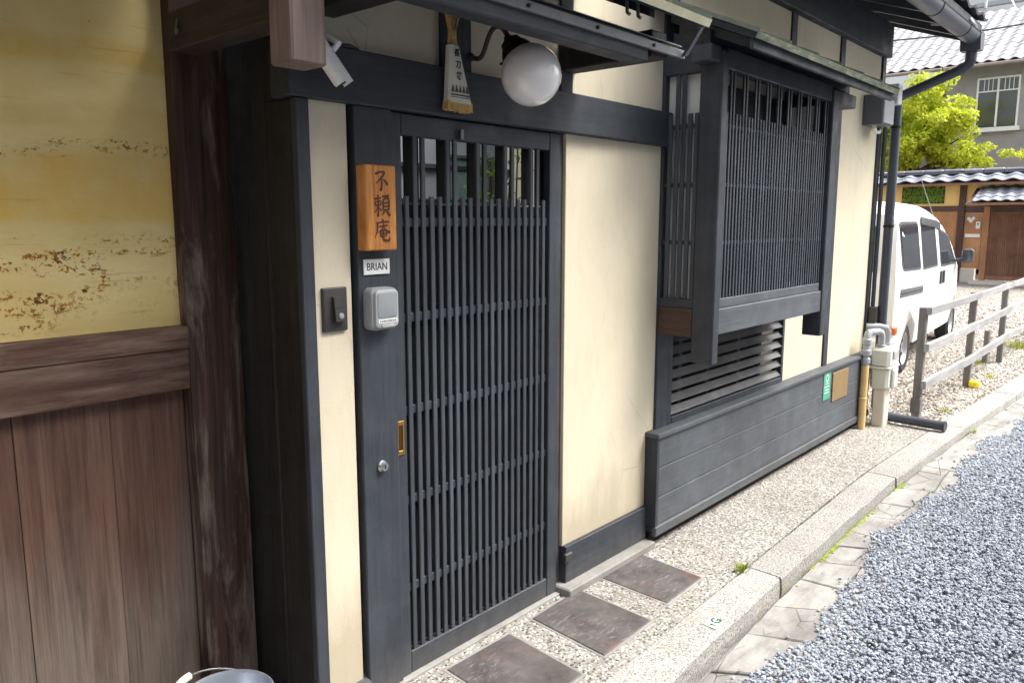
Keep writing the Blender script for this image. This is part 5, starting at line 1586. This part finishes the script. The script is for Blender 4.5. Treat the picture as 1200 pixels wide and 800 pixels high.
tips = [(-0.3, 0.9, 4.4), (0.2, 0.3, 5.2), (-0.5, -0.3, 4.9), (0.3, -0.9, 4.7), (-0.2, -1.2, 4.0), (0.1, 1.3, 3.7), (-0.6, 0.2, 4.0), (0.5, -0.2, 4.3), (0.0, -1.5, 3.4), (-0.3, 1.0, 5.0), (-0.1, -1.9, 3.3)]
for dx, dy, z in tips:
    st = (TX + 0.05, TY + 0.1 + dy * 0.05, 2.5 + random.uniform(0, 0.6))
    pts = limb(st, (TX + dx, TY + dy, z), 0.07, 0.02, 0.12)
    for f in (3, 4, 5, 6):
        clumps.append(pts[f] + Vector((random.uniform(-.25, .25), random.uniform(-.25, .25), random.uniform(-.1, .25))))
for i in range(75):
    a = random.uniform(0, 6.28); r = random.uniform(0.3, 1.45)
    clumps.append(Vector((TX + r * math.cos(a) * 0.9, TY + r * math.sin(a) * 1.05, random.uniform(3.2, 5.85 - 0.5 * (r / 1.35) ** 2))))
trunk.build('trunk', 'bark', tree)
crown = MB()
for c in clumps:
    if c.z > 3.05: leaves(crown, c, random.uniform(0.22, 0.42), 120, 0.085, 0.7)
for c in [(TX - .3, 3.0, 3.7), (TX - .2, 2.5, 3.5), (TX - .3, 2.1, 3.45), (TX, 1.5, 3.4)]:
    leaves(crown, c, 0.27, 70, 0.07, 0.5)
crown.build('crown', 'maple_leaf', tree, smooth=False, recalc=False)

# shrub in the passage behind the door
sh = thing('passage_shrub', (3.05, 0.72, 0), 'green leafy shrub glimpsed through the upper part of the door', 'shrub')
st = MB(); lf = MB()
for k in range(9):
    b0 = Vector((2.98 + random.uniform(-.08, .08), 0.72 + random.uniform(-.08, .08), 0.0))
    t0 = Vector((2.98 + random.uniform(-.33, .38), 0.74 + random.uniform(-.2, .2), random.uniform(1.6, 2.15)))
    st.tube([b0, b0.lerp(t0, 0.5) + Vector((0, 0, 0.1)), t0], [0.010, 0.008, 0.004], 6)
    for q in range(60):
        p = b0.lerp(t0, random.uniform(0.55, 1.02)) + Vector((random.uniform(-.06, .06), random.uniform(-.06, .06), random.uniform(-.03, .06)))
        d = Vector((random.uniform(-1, 1), random.uniform(-1, 1), random.uniform(-.7, .5))).normalized() * 0.055
        w = d.cross(Vector((random.uniform(-.4, .4), random.uniform(-.4, .4), 1))).normalized() * 0.012
        lf.add([p, p + d * 0.5 + w, p + d, p + d * 0.5 - w], [(0, 1, 2, 3)])
st.build('stems', 'bark', sh); lf.build('foliage', 'shrub_leaf', sh, smooth=False, recalc=False)

# ------------------------------------------------------------------ loose gravel: real stones, instanced
def stone_protos(name, mat, n=6):
    out = []
    for k in range(n):
        bm = bmesh.new()
        bmesh.ops.create_icosphere(bm, subdivisions=1, radius=1.0)
        r = random.Random(k * 17 + len(name))
        sc = (1.0, r.uniform(0.62, 0.95), r.uniform(0.45, 0.7))
        cuts = [(Vector((r.gauss(0, 1), r.gauss(0, 1), r.gauss(0, 1))).normalized(), r.uniform(0.55, 0.8)) for _ in range(5)]
        for v in bm.verts:
            for nrm, h in cuts:
                d_ = v.co.dot(nrm)
                if d_ > h: v.co -= nrm * (d_ - h)
            v.co *= r.uniform(0.93, 1.05)
            v.co = Vector((v.co.x * sc[0], v.co.y * sc[1], v.co.z * sc[2]))
        me = bpy.data.meshes.new(name); bm.to_mesh(me); bm.free()
        me.materials.append(MAT[mat])
        out.append(bpy.data.objects.new(name, me))
    c = bpy.data.collections.new(name + '_source')
    for o in out: c.objects.link(o)
    return c
def scatter(name, pts, sizes, src, label, cat, nvar=6):
    n = len(pts)
    me = bpy.data.meshes.new(name)
    me.vertices.add(n)
    me.vertices.foreach_set('co', np.asarray(pts, dtype=np.float32).ravel())
    a = me.attributes.new('size', 'FLOAT', 'POINT'); a.data.foreach_set('value', np.asarray(sizes, dtype=np.float32))
    a = me.attributes.new('turn', 'FLOAT_VECTOR', 'POINT')
    rot = np.stack([rng.uniform(-0.38, 0.38, n), rng.uniform(-0.38, 0.38, n), rng.uniform(0, 6.28, n)], 1).astype(np.float32)
    a.data.foreach_set('vector', rot.ravel())
    a = me.attributes.new('kind_index', 'INT', 'POINT'); a.data.foreach_set('value', rng.integers(0, nvar, n).astype(np.int32))
    o = bpy.data.objects.new(name, me); col.objects.link(o)
    ng = bpy.data.node_groups.new(name, 'GeometryNodeTree')
    ng.interface.new_socket('Geometry', in_out='INPUT', socket_type='NodeSocketGeometry')
    ng.interface.new_socket('Geometry', in_out='OUTPUT', socket_type='NodeSocketGeometry')
    N_ = ng.nodes.new; Lk = ng.links.new
    gi, go = N_('NodeGroupInput'), N_('NodeGroupOutput')
    ci = N_('GeometryNodeCollectionInfo'); ci.inputs['Collection'].default_value = src
    ci.inputs['Separate Children'].default_value = True; ci.inputs['Reset Children'].default_value = True
    ip = N_('GeometryNodeInstanceOnPoints'); ip.inputs['Pick Instance'].default_value = True
    def attr(nm, ty):
        q = N_('GeometryNodeInputNamedAttribute'); q.data_type = ty; q.inputs['Name'].default_value = nm
        return q.outputs['Attribute']
    Lk(gi.outputs[0], ip.inputs['Points']); Lk(ci.outputs[0], ip.inputs['Instance'])
    Lk(attr('kind_index', 'INT'), ip.inputs['Instance Index'])
    e2r = N_('FunctionNodeEulerToRotation'); Lk(attr('turn', 'FLOAT_VECTOR'), e2r.inputs[0]); Lk(e2r.outputs[0], ip.inputs['Rotation'])
    Lk(attr('size', 'FLOAT'), ip.inputs['Scale'])
    Lk(ip.outputs[0], go.inputs[0])
    md = o.modifiers.new('scatter', 'NODES'); md.node_group = ng
    return tag(o, label, cat, kind='stuff')
def edge_noise(x):
    return 0.05 * math.sin(x * 3.1 + 0.6) + 0.035 * math.sin(x * 7.7) + 0.02 * math.sin(x * 17.3 + 2)
PTS, SZ = [], []
def fill(x0, x1, y0, y1, dens, smin, smax, zf, keep, lift):
    n = int((x1 - x0) * (y1 - y0) * dens)
    X = rng.uniform(x0, x1, n); Y = rng.uniform(y0, y1, n); S = rng.uniform(smin, smax, n) * rng.uniform(0.75, 1.25, n)
    Zr = rng.uniform(0, 1, n)
    return [((x, y, zf(x) + zr * lift), s) for x, y, s, zr in zip(X, Y, S, Zr) if keep(x, y)]
GE = [(-6, -1.02), (2.0, -0.93), (2.65, -0.885), (3.8, -0.855), (5.2, -0.86), (6.8, -0.90), (8.1, -0.97), (12, -1.2), (24, -1.8)]
def on_road(x, y):
    e = lerp(GE, x) + edge_noise(x) * 0.8
    if y < e: return True
    return random.random() < 0.30 * math.exp(-(y - e) / 0.014) or (random.random() < 0.0030 and y < lerp(K_OUT, x) - 0.02)
r1 = fill(1.4, 5.2, -2.5, -0.72, 8600, 0.0068, 0.0112, lambda x: lerp(GZ, x) + 0.004, on_road, 0.016)
r2 = fill(5.2, 10.5, -2.4, -0.72, 5600, 0.0085, 0.012, lambda x: lerp(GZ, x) + 0.004, on_road, 0.016)
r3 = fill(-2.5, 1.4, -2.6, -0.9, 2200, 0.011, 0.016, lambda x: lerp(GZ, x) + 0.004, on_road, 0.014)
r4 = fill(1.4, 12.0, -4.0, -2.4, 1400, 0.013, 0.019, lambda x: lerp(GZ, x) + 0.004, on_road, 0.012)
allr = r1 + r2 + r3 + r4
scatter('road_gravel', [p for p, s in allr], [s for p, s in allr], stone_protos('road_stone', 'road_stone'), 'blue grey crushed gravel covering the lane', 'gravel')
def on_lot(x, y): return y > lerp(K_IN, x) + 0.012 and not (x < 6.75 and y > 0.0 and random.random() < 0.0)
l1 = fill(6.62, 12.0, -0.7, 2.4, 2600, 0.011, 0.020, lambda x: -0.028, on_lot, 0.010)
l2 = fill(12.0, 18.0, -0.9, 4.0, 700, 0.018, 0.030, lambda x: -0.028, on_lot, 0.010)
alll = l1 + l2
scatter('lot_gravel', [p for p, s in alll], [s for p, s in alll], stone_protos('lot_stone', 'lot_stone'), 'pale beige gravel of the parking lot', 'gravel')

# moss along the kerb foot and weeds
m = MB()
for i in range(420):
    x = random.choice([random.gauss(3.95, 0.16), random.gauss(4.25, 0.2), random.gauss(4.5, 0.1), random.gauss(5.2, 0.06)])
    y = lerp(K_OUT, x) - 0.006 - abs(random.gauss(0, 0.009)); z = lerp(GZ, x) + 0.002
    s = random.uniform(0.004, 0.010)
    m.lathe([(s, 0), (s * 0.8, s * 0.5), (0.0, s * 0.75)], 6, (x, y, z))
ms = m.build('kerb_moss', 'moss', recalc=False); tag(ms, 'yellow green moss in the joint at the foot of the kerb', 'moss', kind='stuff')
def tuft(x, y, z, n, h, label, spread=0.04):
    m = MB()
    for i in range(n):
        a = random.uniform(0, 6.28); r = random.uniform(0, spread)
        p = Vector((x + r * math.cos(a), y + r * math.sin(a) * 0.6, z)); l = h * random.uniform(0.5, 1.1); b = random.uniform(0.2, 0.9)
        d = Vector((math.cos(a) * b, math.sin(a) * b, 1)).normalized() * l
        w = Vector((-math.sin(a), math.cos(a), 0)) * 0.0035
        q = p + d * 0.55; t = p + d + Vector((math.cos(a), math.sin(a), -0.5)) * l * 0.25
        m.add([p - w, p + w, q + w, q - w, t], [(0, 1, 2, 3), (3, 2, 4)])
    o = m.build('weed_tuft', 'weed_leaf', smooth=False, recalc=False)
    return tag(o, label, 'weed', 'weeds by the kerb')
tuft(3.285, -0.508, 0.0, 60, 0.03, 'tiny green tuft in the kerb joint near the dark slabs', 0.05)
tuft(7.40, -0.43, -0.03, 50, 0.05, 'small tuft in the gravel just behind the first fence post', 0.06)
tuft(9.35, -0.42, -0.03, 70, 0.06, 'tuft beside the kerb beyond the second fence post', 0.09)
tuft(10.2, -0.15, -0.03, 60, 0.08, 'thin weeds on the gravel left of the third fence post', 0.12)
tuft(11.9, -0.30, -0.03, 200, 0.12, 'largest green clump of weeds beside the far fence rails', 0.28)
tuft(6.95, -0.735, -0.07, 40, 0.04, 'weed at the kerb foot close to the downpipe mouth', 0.05)

# ------------------------------------------------------------------ unseen houses, added across the lane and at its end to block sky light
oh = thing('added_opposite_house', (1, -6, 0), 'plain plastered row house, unseen, added across the lane for its shade and reflections', 'house')
B('wall', 'far_white', oh, -9, 8.5, -9.0, -5.4, 0, 5.2)
for k in range(5):
    x = -7.5 + k * 3.2
    w_ = B('window', 'far_glass', oh, x, x + 1.5, -5.398, -5.37, 2.9, 4.2)
    for a, b in ((x - 0.06, x), (x + 0.72, x + 0.78), (x + 1.5, x + 1.56)):
        B('window_frame', 'paint_z', w_, a, b, -5.38, -5.34, 2.85, 4.25)
B('plinth', 'grey_board', oh, -9, 8.5, -5.45, -5.36, -0.1, 0.9)
MB().prism([(-4.9, 5.0), (-7.2, 6.3), (-9.5, 5.0), (-9.5, 5.15), (-7.2, 6.45), (-4.9, 5.15)], 'x', -9.2, 8.8).build('roof', 'tile_dark', oh)
nh = thing('added_lane_end_house', (-7, 0, 0), 'dark timber house, unseen, added at the near lane end to cut side light', 'house')  # added out of view: holds back low light along the lane
B('wall', 'gate_brown', nh, -10, -6.0, -5.2, 6, 0, 5.0)
for k in range(4):
    B('window', 'far_glass', nh, -5.999, -5.97, -4.2 + k * 2.3, -3.0 + k * 2.3, 1.0, 2.3)
MB().prism([(-5.4, 4.8), (-8, 6.2), (-10.6, 4.8), (-10.6, 4.95), (-8, 6.35), (-5.4, 4.95)], 'y', -5.3, 6.2).build('roof', 'tile_dark', nh)
